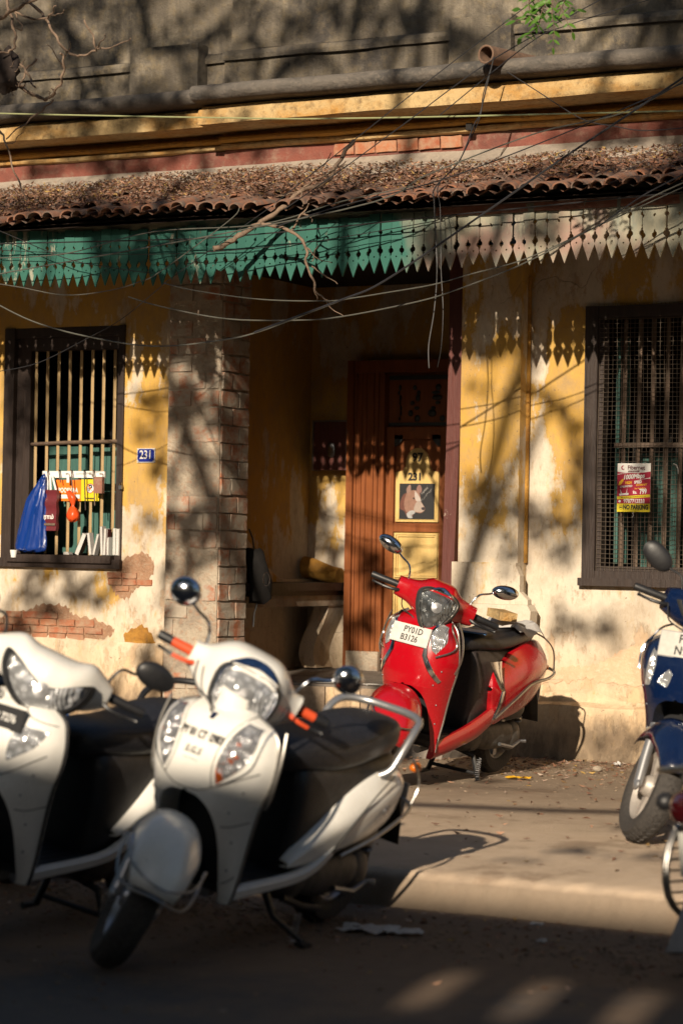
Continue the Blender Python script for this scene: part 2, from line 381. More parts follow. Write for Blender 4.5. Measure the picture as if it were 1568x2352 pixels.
# ---- pillar with a brick return, stripped of its paint
pil = hb('pillar', 'pillar', -8.61, -8.205, 13.705, 14.07, .08, 3.3)
r = random.Random(5)
def brick_mesh(w, d, h, seed):
    q = random.Random(seed); mb = MB(); mb.box(-w/2, w/2, -d/2, d/2, -h/2, h/2)
    me = bpy.data.meshes.new('brick'); me.from_pydata([tuple(p) for p in mb.v], [], mb.f)
    b = bmesh.new(); b.from_mesh(me); bmesh.ops.subdivide_edges(b, edges=b.edges, cuts=1)
    for v in b.verts: v.co += Vector([q.uniform(-.0035, .0035) for _ in range(3)])
    for v in b.verts:
        e = (abs(v.co.x) > w*.45)+(abs(v.co.y) > d*.3)+(abs(v.co.z) > h*.4)
        if e >= 2: v.co *= .985
    bmesh.ops.recalc_face_normals(b, faces=b.faces); b.to_mesh(me); b.free(); return me
BM = {}
def brick(parent, w, d, h, loc, rz=0, mat='brick', tilt=0):
    k = (round(w, 2), round(d, 3), round(h, 2), mat, r.randrange(3))
    if k not in BM: BM[k] = brick_mesh(w, d, h, len(BM)); BM[k].materials.append(M[mat])
    o = bpy.data.objects.new('brick', BM[k]); COL.objects.link(o); o.parent = parent
    o.location = Vector(loc)-WL[parent]; o.rotation_euler = (tilt*r.uniform(-1, 1), tilt*r.uniform(-1, 1), rz)
H = .117
for k in range(25):
    z = .30+k*H+.5*H
    ws = (.22, .13) if k % 2 else (.13, .22); y = 13.708
    for w in ws: brick(pil, w-.006+r.uniform(-.006, .004), .02, H-.011+r.uniform(-.006, .004), (-8.2055+r.uniform(0, .006), y+w/2, z+r.uniform(-.003, .003)), pi/2, 'brick', .022); y += w+.005
    x = -8.21
    for w in ((.215, .185) if k % 2 else (.11, .215, .07)):
        if r.random() < .30: brick(pil, w-.012, .02, H-.014, (x-w/2+.003, 13.7045-r.uniform(-.003, .002), z), 0, 'brick', .006)
        x -= w
# bare brick showing where the plaster has fallen off low on the left wall
def patch(cx, cz, rows, h=.062, w=.17, x0=0):
    rim = MB(); 
    for k, n in enumerate(rows):
        x = cx-n*w/2+(k % 2)*w*.5
        for i in range(n): brick(house, w-.008+r.uniform(-.01, .01), .02, h-.007, (x+i*w+r.uniform(-.004, .004), 13.994+r.uniform(-.003, .003), cz-k*h), 0, 'rawbrick', .015)
p = P(95, 1412, 14.0); patch(p.x, p.z, (3, 6, 8, 5), w=.15, h=.05)
p = P(300, 1322, 14.0); patch(p.x, p.z, (2, 3, 1), w=.12, h=.045)

M['scar'] = mat_render('bared_brown_render', (.36, .21, .13), (.27, .16, .10), (.42, .32, .23), 9, (1, 1, 1), .02)
M['coat'] = mat_render('pinkish_lower_render', (.60, .42, .28), (.52, .35, .23), (.66, .52, .38), 5, (1, 1, 1), .012)
def scar(pts, mat='scar', Y=13.9965, name='plaster_scar'):
    c = crom([(a, b) for a, b in pts]+[pts[0]], 9)[:-1]; q = random.Random(len(pts))
    MB().prism([(P(a, b, Y).x+q.uniform(-.004, .004), P(a, b, Y).z+.010*sin(k*1.9)+q.uniform(-.006, .006)) for k, (a, b) in enumerate(c)], Y, 14.002).build(name, M[mat], house)
scar([(-20, 1425), (60, 1402), (100, 1388), (150, 1392), (170, 1412), (225, 1425), (262, 1448), (235, 1468), (170, 1474), (90, 1470), (-20, 1466)])
scar([(262, 1322), (285, 1285), (330, 1270), (352, 1290), (350, 1320), (320, 1345), (290, 1375), (265, 1362), (255, 1340)])
scar([(285, 1455), (330, 1438), (358, 1480), (362, 1520), (345, 1560), (310, 1545), (290, 1500)], 'cornice', 13.9945)
scar([(1216, 1545), (1300, 1532), (1345, 1531), (1395, 1514), (1440, 1490), (1568, 1480), (1700, 1490), (1700, 1570), (1500, 1575), (1400, 1570), (1345, 1560), (1300, 1566), (1216, 1570)], 'coat', 13.9945, 'lower_render')
# ---- pier right of the porch, with its little base
MB().box(-6.53, -6.12, 13.86, 14.35, .08, 3.3).build('pier', M['plaster'], house)
MB().prism([(-6.545, 1.30), (-6.545, 1.04), (-6.02, 1.04), (-6.02, 1.07), (-6.075, 1.12), (-6.075, 1.22), (-6.105, 1.28), (-6.105, 1.30)], 13.80, 13.859).build('pier_base', M['plaster'], house)
MB().prism([(-6.555, .935), (-6.0, .93), (-5.995, 1.0), (-6.02, 1.039), (-6.55, 1.039)], 13.79, 13.90).build('pier_plinth', M['plaster'], house)
MB().tube([(-6.125, 13.975, z/10) for z in range(13, 33, 2)], .022, 8).build('corner_bead', M['cornice'], house, 60)
# raised skirting of the right-hand wall and the lump of cement at its foot
mb = MB(); rows = []
for k, (y, z) in enumerate([(14.0, .50), (13.975, .475), (13.965, .46), (13.955, .44), (13.90, .42), (13.885, .36), (13.87, .26), (13.85, .16), (13.83, .05)]):
    rows.append([Vector((x0, y+.008*sin(x0*7+k*1.3), z+(.03*sin(x0*5)+.02*sin(x0*13) if k < 2 else .006*sin(x0*9+k)))) for x0 in [-6.34+.08*i for i in range(170)]])
mb.grid(rows).build('skirting', M['plaster'], house, 40)
rows = [[Vector((x0, y+.008*sin(x0*7+k*1.3), z+(.02*sin(x0*5) if k < 2 else .0))) for x0 in [XL+.11*i for i in range(103)]] for k, (y, z) in enumerate([(14.0, .72), (13.97, .68), (13.96, .42), (13.95, .28), (13.93, .05)])]
MB().grid(rows).build('skirting', M['plaster'], house, 40)

# ---- cornice and parapet: each course its own part, stepping back left of x = -8.35
def course(name, mat, prof, step=.10, seed=0):
    q = random.Random(seed); mb = MB()
    for (a, b, dy) in ((XL, -8.36, step), (-8.36, XR, 0)):
        n = int((b-a)/.09); ph = [q.uniform(0, 6) for _ in range(4)]
        rows = []
        for k in range(n+1):
            x = lerp(a, b, k/n); w = .004*sin(x*3+ph[0])+.003*sin(x*8+ph[1])+q.uniform(-.002, .002)
            rows.append([Vector((x, y+dy+w, z+w*.8)) for y, z in prof])
        mb.rings(rows, True, True)
    return mb.build(name, M[mat], house, 35)
circ = lambda cy, cz, ry, rz, a0, a1, n: [(cy+ry*cos(radians(lerp(a0, a1, i/n))), cz+rz*sin(radians(lerp(a0, a1, i/n)))) for i in range(n+1)]
course('roll_moulding', 'roll', [(13.95, 4.43)]+circ(13.56, 4.345, .075, .055, 80, 280, 9)+[(13.95, 4.285)], .1, 1)
course('ochre_band', 'cornpale', [(13.95, 4.284), (13.66, 4.284), (13.65, 4.262), (13.62, 4.255), (13.61, 4.24), (13.605, 4.155), (13.95, 4.15)], .1, 2)
course('bead', 'cornice', [(13.95, 4.149), (13.93, 4.149), (13.925, 4.12)]+circ(13.895, 4.098, .026, .020, 90, 270, 5)+[(13.95, 4.074)], .06, 3)
course('bead', 'cornpale', [(13.95, 4.073), (13.93, 4.073)]+circ(13.915, 4.053, .018, .018, 90, 270, 4)+[(13.95, 4.033)], .05, 4)
course('red_band', 'pinkband', [(14.1, 4.032), (13.95, 4.032), (13.947, 3.90), (14.1, 3.90)], .03, 5)
course('cement_fillet', 'flash', [(14.1, 3.899), (13.93, 3.925), (13.86, 3.86), (13.66, 3.79), (13.64, 3.76), (14.1, 3.76)], .02, 6)
course('parapet', 'parapet', [(14.4, 4.0), (13.96, 4.0), (13.93, 4.42), (13.93, 4.63), (14.4, 4.63)], .06, 7)
course('parapet_bead', 'parapet', [(14.3, 4.631), (13.90, 4.631), (13.895, 4.66), (13.91, 4.69), (13.99, 4.715), (14.3, 4.72)], .06, 8)
course('parapet', 'parapet', [(14.35, 4.721), (14.02, 4.721), (14.03, 6.3), (14.35, 6.3)], .06, 9)
for a, b in ((300, 455), (1030, 1172)):
    q0, q1 = P(a, 150, 13.87), P(b, 150, 13.87)
    MB().box(q0.x, q1.x, 13.865, 14.0, 4.40, 4.76).build('pilaster_block', M['parapet'], house)
# broken edge: a few bricks bared in the red band
p = P(860, 345, 13.94)
for i in range(6): brick(house, .145, .03, .075, (p.x-.22+i*.155, 13.943, 3.985), 0, 'rawbrick', .02)

# ---- lean-to roof of clay tiles
roof = MB().grid([[Vector((x, 12.62, 3.385)) for x in (XL, XR)], [Vector((x, 13.9, 3.80)) for x in (XL, XR)], [Vector((x, 13.9, 3.75)) for x in (XL, XR)], [Vector((x, 12.62, 3.36)) for x in (XL, XR)]]).build('tiled_awning', M['darkwood'], house)
tm = []
for s_ in range(3):
    q = random.Random(s_); mb = MB(); rs = []
    for k, (yy, rr) in enumerate([(0, .055), (.012, .056), (.30, .046)]):
        rs.append([Vector((rr*cos(a)+q.uniform(-.001, .001), yy, rr*.72*sin(a))) for a in [pi*j/7 for j in range(8)]])
    inner = [[Vector((p.x*.8, p.y+.001, p.z*.78)) for p in rg] for rg in rs]
    full = [a+b[::-1] for a, b in zip(rs, inner)]; mb.rings(full, True, True)
    me = bpy.data.meshes.new('roof_tile'); me.from_pydata([tuple(p) for p in mb.v], [], mb.f); me.materials.append(M['tile'])
    b_ = bmesh.new(); b_.from_mesh(me); bmesh.ops.recalc_face_normals(b_, faces=b_.faces); b_.to_mesh(me); b_.free()
    for pl in me.polygons: pl.use_smooth = True
    me.set_sharp_from_angle(angle=radians(40)); tm.append(me)
r = random.Random(11)
def eave(x): return 3.44+.012*sin(x*2.1)+.007*sin(x*6.3)
for row in range(5):
    for i in range(60):
        x = -10.45+i*.105+(.05 if row % 2 else 0); o = bpy.data.objects.new('roof_tile', r.choice(tm)); COL.objects.link(o); o.parent = roof
        y = 12.52+row*.245+r.uniform(-.035, .03)+(.12 if r.random() < .03 else 0)
        o.location = Vector((x+r.uniform(-.008, .008), y, eave(x)-.03+(row*.245)*.30+r.uniform(-.009, .008)))-HL
        o.rotation_euler = (radians(14)+r.uniform(-.08, .08), r.uniform(-.2, .2), r.uniform(-.13, .13)); o.scale.x = r.uniform(.8, 1.12)
tag(MB().grid([[Vector((x, 12.56+.11*k, eave(x)-.035+.11*k*.30+(.022 if j % 2 else -.012))) for j, x in enumerate([-10.45+.0525*i for i in range(120)])] for k in range(12)]).build('channel_tiles', M['tile'], roof, 80), kind='stuff')
def leaves(name, mat, n, fn, size=(.02, .045), parent=None, seed=1, label=None, flat=.45):
    q = random.Random(seed); vs = []; fs = []
    for i in range(n):
        c = fn(q)
        if c is None: continue
        s = q.uniform(*size); a = q.uniform(0, 2*pi); e = Euler((q.uniform(-1, 1)*flat*2, q.uniform(-1, 1)*flat*2, a)).to_matrix()
        w = s*q.uniform(.3, .5); b = s*q.uniform(-.25, .25); o = len(vs)
        for p in ((-s/2, 0, b), (0, -w/2, 0), (s/2, 0, b), (0, w/2, 0)): vs.append(c+e @ Vector(p))
        fs += [(o, o+1, o+2), (o, o+2, o+3)]
    mb = MB(); mb.v = vs; mb.f = fs; mb.mi = [0]*len(fs)
    return tag(mb.build(name, M[mat], parent, recalc=False), label, kind='stuff')
def roofleaf(q):
    x = q.uniform(-10.3, -4.4); t = q.random()**.9
    dens = interp(x, [(-9.5, 1), (-7.2, 1), (-6.6, .55), (-5.2, .5), (-4.4, .3)])
    if q.random() > dens*(1-.0*t) or (t < .1 and q.random() < .75): return None
    pile = (.045 if x < -6.8 else .015)*q.random()*min(1, t*3)
    return Vector((x, 12.56+t*1.16, eave(x)+.035+t*1.16*.30+pile))
leaves('leaf_litter', 'dryleaf', 15000, roofleaf, (.018, .042), house, 4, flat=.35)

# ---- toothed valance: fascia, rail and single boards
vy = 12.76
hb('fascia', 'fascia', XL, XR, vy-.004, vy+.03, 3.335, 3.47)
q_ = None; hb('valance_rail', 'rail', -6.18, XR, vy-.03, vy-.005, 3.325, 3.375)
cu = bpy.data.curves.new('c', 'CURVE'); cu.dimensions = '2D'; cu.fill_mode = 'BOTH'; cu.extrude = .006
half = [(0, 0), (.030, .080), (.0345, .092), (.0352, .100), (.031, .108), (.0295, .118), (.019, .128), (.0185, .134), (.019, .142), (.0285, .151), (.029, .160), (.0345, .166), (.0348, .172), (.031, .176), (.0348, .180), (.0349, .232), (.0262, .241), (.0262, .249), (.0349, .258), (.0349, .355)]
def spl(pts):
    s_ = cu.splines.new('POLY'); s_.points.add(len(pts)-1); s_.use_cyclic_u = True
    for a, p in zip(s_.points, pts): a.co = (p[0], p[1], 0, 1)
spl(half+[(-x, z) for x, z in half[:0:-1]]); spl([(.0055*cos(a), .098+.0055*sin(a)) for a in [2*pi*k/8 for k in range(8)]])
co = bpy.data.objects.new('c', cu); COL.objects.link(co); dg = bpy.context.evaluated_depsgraph_get(); bpy.context.view_layer.update(); dg = bpy.context.evaluated_depsgraph_get()
bme = bpy.data.meshes.new_from_object(co.evaluated_get(dg)); bpy.data.objects.remove(co)
bme.transform(Matrix.Rotation(pi/2, 4, 'X')); bme.materials.clear(); bme.materials.append(M['board']); bme.name = 'fringe_board'
for p in bme.polygons: p.use_smooth = False
r = random.Random(2)
val = tag(hb('valance', 'fascia', XL, XR, vy+.012, vy+.03, 3.30, 3.334))
bms = [bme]
for k_, (cut, sl_) in enumerate(((.035, .4), (.062, -.5), (.02, 0))):
    m2 = bme.copy(); m2.name = 'fringe_board'
    for v in m2.vertices:
        if v.co.z < cut: v.co.z = cut+v.co.x*sl_+.004*sin(v.co.x*900); 
    bms.append(m2)
x = -10.3
while x < -4.3:
    o = bpy.data.objects.new('fringe_board', r.choices(bms, (82, 6, 3, 9))[0]); COL.objects.link(o); o.parent = val
    zt = interp(x, [(-9.3, 3.018), (-8, 2.987), (-6.8, 2.992), (-6.2, 3.008), (-5.5, 3.024), (-4.6, 3.03)])+r.uniform(-.009, .009)
    o.location = Vector((x, vy-.014+r.uniform(-.007, .007), zt))-HL; o.rotation_euler = (r.uniform(-.03, .03), r.uniform(-.028, .028), r.uniform(-.09, .09))
    x += interp(x, [(-9.5, .0695), (-4.5, .0725)])+r.uniform(-.0008, .0008)

# ================================================================== windows, door, bench
def zp(ox, oy, s): return lambda x, y: ((ox+x/s)*.6272, (oy+y/s)*.6272)      # enlargement -> picture
def PX(x, Y): return P(x, 1000, Y).x
def text(s, size, mat, parent, M4, name='lettering', bold=0, ext=.0008, sx=1, align='CENTER', shear=0):
    c = bpy.data.curves.new(name, 'FONT'); c.body = s; c.size = size; c.extrude = ext; c.offset = bold; c.align_x = align; c.align_y = 'CENTER'; c.shear = shear; c.resolution_u = 3
    t = bpy.data.objects.new('t', c); COL.objects.link(t); bpy.context.view_layer.update()
    me = bpy.data.meshes.new_from_object(t.evaluated_get(bpy.context.evaluated_depsgraph_get())); bpy.data.objects.remove(t)
    me.transform(Matrix.Diagonal((sx, 1, 1, 1))); me.transform(M4); me.materials.clear(); me.materials.append(mat)
    me.transform(Matrix.Translation(-WL.get(parent, Vector((0,0,0))))); me.name = name
    o = bpy.data.objects.new(name, me); COL.objects.link(o)
    if parent: o.parent = parent
    return o
def wallM(x, y, z, ry=0): return Matrix.Translation((x, y, z)) @ Matrix.Rotation(ry, 4, 'Y') @ Matrix.Rotation(pi/2, 4, 'X')   # upright, read from the street
# --- left window
win = box('window', M['darkwood'], house, wx0+.001, wx0+.085, 13.985, 14.10, wz0+.001, wz1-.001)
MB().box(wx0+.086, wx0+.20, 14.03, 14.12, wz0+.06, wz1-.07).box(wx1-.05, wx1-.001, 13.985, 14.12, wz0+.001, wz1-.001)\
  .box(wx0+.086, wx1-.051, 14.0, 14.12, wz1-.07, wz1-.002).box(wx0+.201, wx1-.051, 14.03, 14.12, wz1-.16, wz1-.071).build('frame', M['darkwood'], win)
MB().box(wx0+.086, wx1-.051, 13.93, 14.13, wz0+.002, wz0+.055).box(wx0-.02, wx1+.012, 13.955, 13.984, wz0-.035, wz0+.03).build('sill', M['darkwood'], win)
for i in range(8):
    xa = P(85.5+25.8*i, 792, 14.06).x; xb = P(79+25.6*i, 1240, 14.06).x
    MB().tube([(xb, 14.06, wz0+.056), (xa, 14.06, wz1-.162)], .0125, 4).build('bar', M['bar'], win)
z = P(170, 1018, 14.06).z
MB().tube([(wx0+.205, 14.045, z-.006), (wx0+.5, 14.045, z+.004), (wx1-.055, 14.045, z+.012)], .014, 6).build('cross_bar', M['barbrown'], win, 60)
def shutter(parent, x0, x1, y, z0, z1, name='shutter', mat='teal'):
    mb = MB(); w = .055
    mb.box(x0, x0+w, y, y+.03, z0, z1).box(x1-w, x1, y, y+.03, z0, z1)
    for a in (z0, (z0+z1)/2-w/2, z1-w): mb.box(x0+w+.0005, x1-w-.0005, y+.002, y+.028, a, a+w)
    n = max(2, int((x1-x0-2*w)/.07)); d = (x1-x0-2*w)/n
    for k in range(n): mb.box(x0+w+k*d+.002, x0+w+(k+1)*d-.002, y+.012, y+.022, z0+.01, z1-.01)
    return mb.build(name, M[mat], parent)
shutter(win, wx0+.21, wx0+.52, 14.26, wz0+.07, 2.06); shutter(win, wx0+.56, wx1-.06, 14.23, wz0+.07, 2.05)
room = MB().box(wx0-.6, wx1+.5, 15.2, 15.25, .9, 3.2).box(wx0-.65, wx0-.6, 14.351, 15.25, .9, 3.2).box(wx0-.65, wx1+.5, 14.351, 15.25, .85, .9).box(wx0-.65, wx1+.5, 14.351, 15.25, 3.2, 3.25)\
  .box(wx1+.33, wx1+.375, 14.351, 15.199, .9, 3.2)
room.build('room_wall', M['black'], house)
# --- right window behind its wire mesh
win = MB().box(vx0+.001, vx0+.085, 13.965, 14.10, vz0+.001, vz1-.001).box(vx0+.086, vx1, 13.97, 14.10, vz0+.001, vz0+.075).box(vx0+.086, vx1, 13.97, 14.10, vz1-.075, vz1-.001).build('window', M['darkwood'], house)
MB().box(vx0+.086, vx0+.115, 14.0, 14.09, vz0+.0755, vz1-.0755).box(vx0+.116, vx1, 14.0, 14.09, vz0+.076, vz0+.105).build('frame', M['darkwood'], win)
MB().box(vx0-.012, vx1, 13.935, 13.964, vz0-.018, vz0+.03).build('sill', M['darkwood'], win)
mb = MB(); q = random.Random(3)
x = vx0+.09
while x < -4.75:
    dx = .004*sin(x*9); mb.tube([(x+dx+.002*sin(z*7+x*5), 13.99+.004*sin(z*5+x*3), z) for z in [vz0+.03+.17*k for k in range(11)]], .0017, 3, False); x += .0285
z = vz0+.04
while z < vz1-.03:
    mb.tube([(xx, 13.987+.004*sin(z*5+xx*3), z+.003*sin(xx*6+z*4)) for xx in [vx0+.09+.13*k for k in range(9)]], .0017, 3, False); z += .0285
tag(mb.build('wire_mesh', M['wire'], win), kind='stuff')
for i in range(8):
    xb = vx0+.20+.092*i+q.uniform(-.008, .008)
    MB().tube([(xb, 14.13, vz0+.076), (xb+.012, 14.13, vz1-.076)], .014, 4).build('bar', M['barbrown'], win)
MB().box(vx0+.15, vx1, 14.10, 14.12, 2.03, 2.06).build('cross_bar', M['barbrown'], win)
shutter(win, vx0+.12, vx0+.20, 14.20, vz0+.12, 2.72); shutter(win, vx0+.24, vx0+.54, 14.26, vz0+.10, 2.0); shutter(win, vx0+.58, vx0+.95, 14.24, vz0+.10, 1.9)
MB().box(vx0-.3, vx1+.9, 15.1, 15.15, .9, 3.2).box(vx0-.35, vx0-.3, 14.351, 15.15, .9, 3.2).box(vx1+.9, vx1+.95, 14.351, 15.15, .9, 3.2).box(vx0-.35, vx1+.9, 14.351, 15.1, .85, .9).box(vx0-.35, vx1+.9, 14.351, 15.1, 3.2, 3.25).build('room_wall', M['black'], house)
MB().tube([P(*a, 13.975) for a in ((1545, 1065), (1552, 1068), (1556, 1078), (1556, 1088))], .004, 6).build('hook', M['paper'], win, 60)

# --- porch door
dx0, dx1, dz0, dz1 = -8.243, -7.12, .495, 2.74
door = MB().box(dx0, dx0+.05, 15.56, 15.8, dz0, dz1).box(dx0+.0505, dx1, 15.58, 15.8, dz1-.09, dz1-.001).box(dx1-.10, dx1, 15.56, 15.8, dz0, dz1-.0905).build('door_frame', M['doorwood'], house)
mb = MB(); x = dx0+.052                                             # reeded lining of the left jamb
for k in range(11):
    w = (.016, .03, .014, .022, .018, .04, .018, .022, .014, .03, .016)[k]
    mb.box(x, x+w-.001, 15.575+(.012 if k % 2 else 0)+abs(k-5)*.002, 15.75, dz0+.10, dz1-.091); x += w
mb.build('jamb_lining', M['doorwood'], door)
MB().box(dx0+.04, dx0+.30, 15.53, 15.57, dz0-.004, dz0+.135).build('jamb_foot', M['pillar'], door)
z0 = 2.26                                                           # carved transom over the leaf
MB().box(-7.95, -7.2, 15.66, 15.72, z0, dz1-.091).build('transom', M['doorwood'], door)
mb = MB(); q = random.Random(9)
for cx, wdt in ((-7.86, .03), (-7.74, .10), (-7.56, .13), (-7.40, .14), (-7.28, .03)):
    for k in range(7): mb.ell((cx+q.uniform(-.4, .4)*wdt, 15.65, z0+.06+.26*k/7), wdt*q.uniform(.15, .35), .014, q.uniform(.012, .03), 8, 5)
mb.box(-7.94, -7.22, 15.64, 15.659, z0+.005, z0+.03).box(-7.94, -7.22, 15.64, 15.659, z0+.34, z0+.37)
mb.build('carving', M['ironwork'], door, 50)
lx0, lx1, ly = -7.945, -7.452, 15.62
leaf = MB().box(lx0, lx0+.062, ly, ly+.04, dz0+.01, z0-.003).box(lx1-.062, lx1, ly, ly+.04, dz0+.01, z0-.003).build('door_leaf', M['doorwood'], door)
for a, b in ((dz0+.01, .66), (1.10, 1.155), (1.50, 1.56), (2.17, z0-.003)):
    MB().box(lx0+.0625, lx1-.0625, ly+.001, ly+.039, a, b).build('rail', M['doorwood'], leaf)
def panel(z0_, z1_, arch=False):
    x0, x1 = lx0+.075, lx1-.075
    box('panel', M['doorpanel' if not arch else 'doorwood'], leaf, x0-.012, x1+.012, ly+.022, ly+.032, z0_-.012, z1_+.012)
    mb = MB()
    for k, (i, d) in enumerate(((0, .004), (.014, .012))):
        w = .011; mb.box(x0+i, x0+i+w, ly+d-.002*k, ly+.0215, z0_+i, z1_-i).box(x1-i-w, x1-i, ly+d-.002*k, ly+.0215, z0_+i, z1_-i)
        mb.box(x0+i+w, x1-i-w, ly+d-.002*k, ly+.0215, z0_+i, z0_+i+w).box(x0+i+w, x1-i-w, ly+d-.002*k, ly+.0215, z1_-i-w, z1_-i)
    mb.build('panel_moulding', M['doorpanel'], leaf)
panel(.68, 1.09); panel(1.17, 1.49)
x0, x1, zc, zt = lx0+.075, lx1-.075, 1.93, 2.02                     # upper panel with its rounded head
cx = (x0+x1)/2; out = [(x0, 1.572), (x1, 1.572), (x1, zc), (x1-.055, zc+.012), (cx+.095, zc+.04), (cx+.09, zt)]+[(cx+.085*cos(a), zt+.085*sin(a)) for a in [pi*k/12 for k in range(1, 12)]]+[(cx-.09, zt), (cx-.095, zc+.04), (x0+.055, zc+.012), (x0, zc)]
MB().prism(out, ly+.008, ly+.03).build('panel', M['doorpanel'], leaf)
ccx, ccz = cx, 1.8
MB().prism([(ccx+(a-ccx)*.90, ccz+(b-ccz)*.93) for a, b in out], ly+.003, ly+.0078).build('panel_moulding', M['doorpanel'], leaf)
box('panel', M['doorwood'], leaf, lx0+.0625, lx1-.0625, ly+.0305, ly+.038, 1.5605, 2.1695)
text('97', .085, M['ink'], leaf, wallM(cx+.004, ly-.0005, 2.035), bold=.003)
text('231', .075, M['ink'], leaf, wallM(cx-.012, ly-.0005, 1.895), bold=.003)
for sx in (-1, 1):
    MB().prism([(cx+sx*.20, 2.20)]+[(cx+sx*(.20-.085*cos(a)), 2.20-.085*sin(a)) for a in [radians(90*k/6) for k in range(7)]], ly+.001, ly+.0205).build('fan_carving', M['ironwork'], leaf)
# the dog picture pinned to the upper panel, painted shapes on one card
py = ly-.001
pic = thing('dog_picture', (cx, py, 1.70), 'picture of a long-haired dog head on black ground pinned to the porch door', 'picture')
pz0, pz1, pa, pb = 1.592, 1.848, x0+.036, x1-.026
W_, H_ = pb-pa, pz1-pz0
MB().box(pa, pb, py-.001, py+.003, pz0, pz1).build('card', M['ink'], pic)
def pt(u, v): return (pa+(u-340)/700*W_, pz1-(v-1195)/715*H_)
def shape(name, pts, col, d, var=.35):
    c = crom([(*pt(u, v),) for u, v in pts]+[(*pt(*pts[0]),)], 3)[:-1]
    if name not in M: M[name] = simple(name, col, .6, var=var, sc=45)
    MB().prism(c, py-.0012-d*.0004, py-.0010).build(name, M[name], pic)
shape('mane', [(360, 1560), (420, 1420), (520, 1390), (640, 1500), (640, 1800), (560, 1880), (500, 1860), (440, 1750), (350, 1700)], (.13, .045, .03), 1)
shape('head', [(480, 1400), (560, 1340), (660, 1330), (740, 1380), (765, 1480), (770, 1540), (830, 1640), (858, 1690), (835, 1750), (760, 1790), (660, 1770), (560, 1800), (480, 1760), (440, 1640), (450, 1500)], (.26, .14, .10), 2)
shape('ear', [(490, 1390), (485, 1290), (555, 1215), (572, 1300), (560, 1360), (530, 1390)], (.26, .16, .13), 3)
shape('far_ear', [(680, 1330), (700, 1250), (750, 1220), (785, 1290), (775, 1380), (730, 1370)], (.24, .13, .11), 3)
shape('blaze', [(650, 1340), (700, 1390), (765, 1500), (760, 1560), (680, 1540), (650, 1450)], (.42, .36, .33), 4, .2)
shape('muzzle', [(690, 1560), (770, 1560), (835, 1660), (850, 1700), (820, 1755), (720, 1770), (640, 1740), (650, 1640)], (.34, .27, .23), 4, .2)
shape('ruff', [(490, 1800), (560, 1745), (640, 1740), (660, 1790), (600, 1830), (610, 1890), (520, 1880)], (.36, .36, .36), 5, .4)
shape('nose', [(785, 1680), (830, 1665), (856, 1690), (835, 1730), (795, 1715)], (.03, .02, .025), 6)
shape('eye', [(605, 1490), (630, 1472), (655, 1500), (640, 1512)], (.02, .012, .01), 6)
q = random.Random(6)
mb = MB()
for (a, b) in (((800, 1390), (905, 1270)), ((770, 1550), (1000, 1300))):
    n = 16
    for k in range(n):
        u, v = lerp(a[0], b[0], k/n), lerp(a[1], b[1], k/n); w = [pt(u+q.uniform(-18, 18), v+q.uniform(-32, 32)) for _ in range(4)]
        mb.tube([(p[0], py-.0035, p[1]) for p in w], .0006, 3)
mb.build('signature', M['paper'], pic)
MB().box(-7.45, -7.10, 15.90, 15.93, .4, 2.8).box(-7.09, -7.05, 15.8, 15.93, .4, 2.8).box(-8.3, -7.0, 15.951, 15.99, .3, 2.9).build('room_wall', M['black'], house)  # black sheets for the dark seen through the door gap
# --- maroon post at the right of the porch opening
MB().rings([[Vector((x+a, 14.10+b, z)) for a, b in ((-w, -.045), (w, -.045), (w, .045), (-w, .045))] for x, z, w in ((-6.705, .49, .04), (-6.695, 1.2, .042), (-6.675, 2.0, .046), (-6.665, 2.6, .048), (-6.665, 3.299, .05))]).build('porch_post', M['maroon'], house)
# --- masonry bench along the porch wall
bx, by0, by1 = -8.285, 14.16, 15.695
bench = MB().box(-8.62, bx-.012, by0+.01, by1, .955, 1.03).build('porch_bench', M['pillar'], house)
MB().box(-8.619, bx+.004, by0, by1, 1.031, 1.065).box(-8.619, bx+.03, by0-.01, by1-.002, 1.066, 1.122).build('slab_edge', M['darkwood'], bench)
rows = []
for k in range(10):                                                # scrolled support under the far end
    t = k/9; x = bx-.02-.13*sin(t*pi*.9)*t-.05*t; z = lerp(.954, .50, t)
    rows.append([Vector((x-.12, 15.45, z)), Vector((x, 15.45, z)), Vector((x, 15.69, z)), Vector((x-.12, 15.69, z))])
MB().rings(rows).build('bench_support', M['plaster'], bench, 40)
def bolster(y): return 1.123+.12+.30*max(0, 1-((y-14.3)/.9)**2)**2
rows = [[Vector((-8.619, y, 1.1225)), Vector((-8.54, y, 1.1225)), Vector((-8.545, y, 1.1225+.55*(h-1.1225))), Vector((-8.57, y, h)), Vector((-8.619, y, h+.005))] for y in [14.2+.075*k for k in range(20)] for h in [1.14+.42*(.5+.5*cos(pi*min(1, max(0, (y-14.35)/.95))))*(1 if y > 14.3 else .8)]]
MB().rings(rows).build('bench_back', M['plaster'], bench, 50)
rows = [[Vector((x, 15.52+.0*k, 1.20))+Vector((0, .075*cos(a), .07*sin(a)*(1.15-.3*(x+8.6)/.3)))+Vector((0, .09, .03*cos(pi*(x+8.6)/.3))) for a in [2*pi*j/12 for j in range(12)]] for k, x in enumerate([-8.60, -8.52, -8.44, -8.36, -8.31, -8.30])]
MB().rings(rows).build('bolster', M['cornice'], bench, 50)
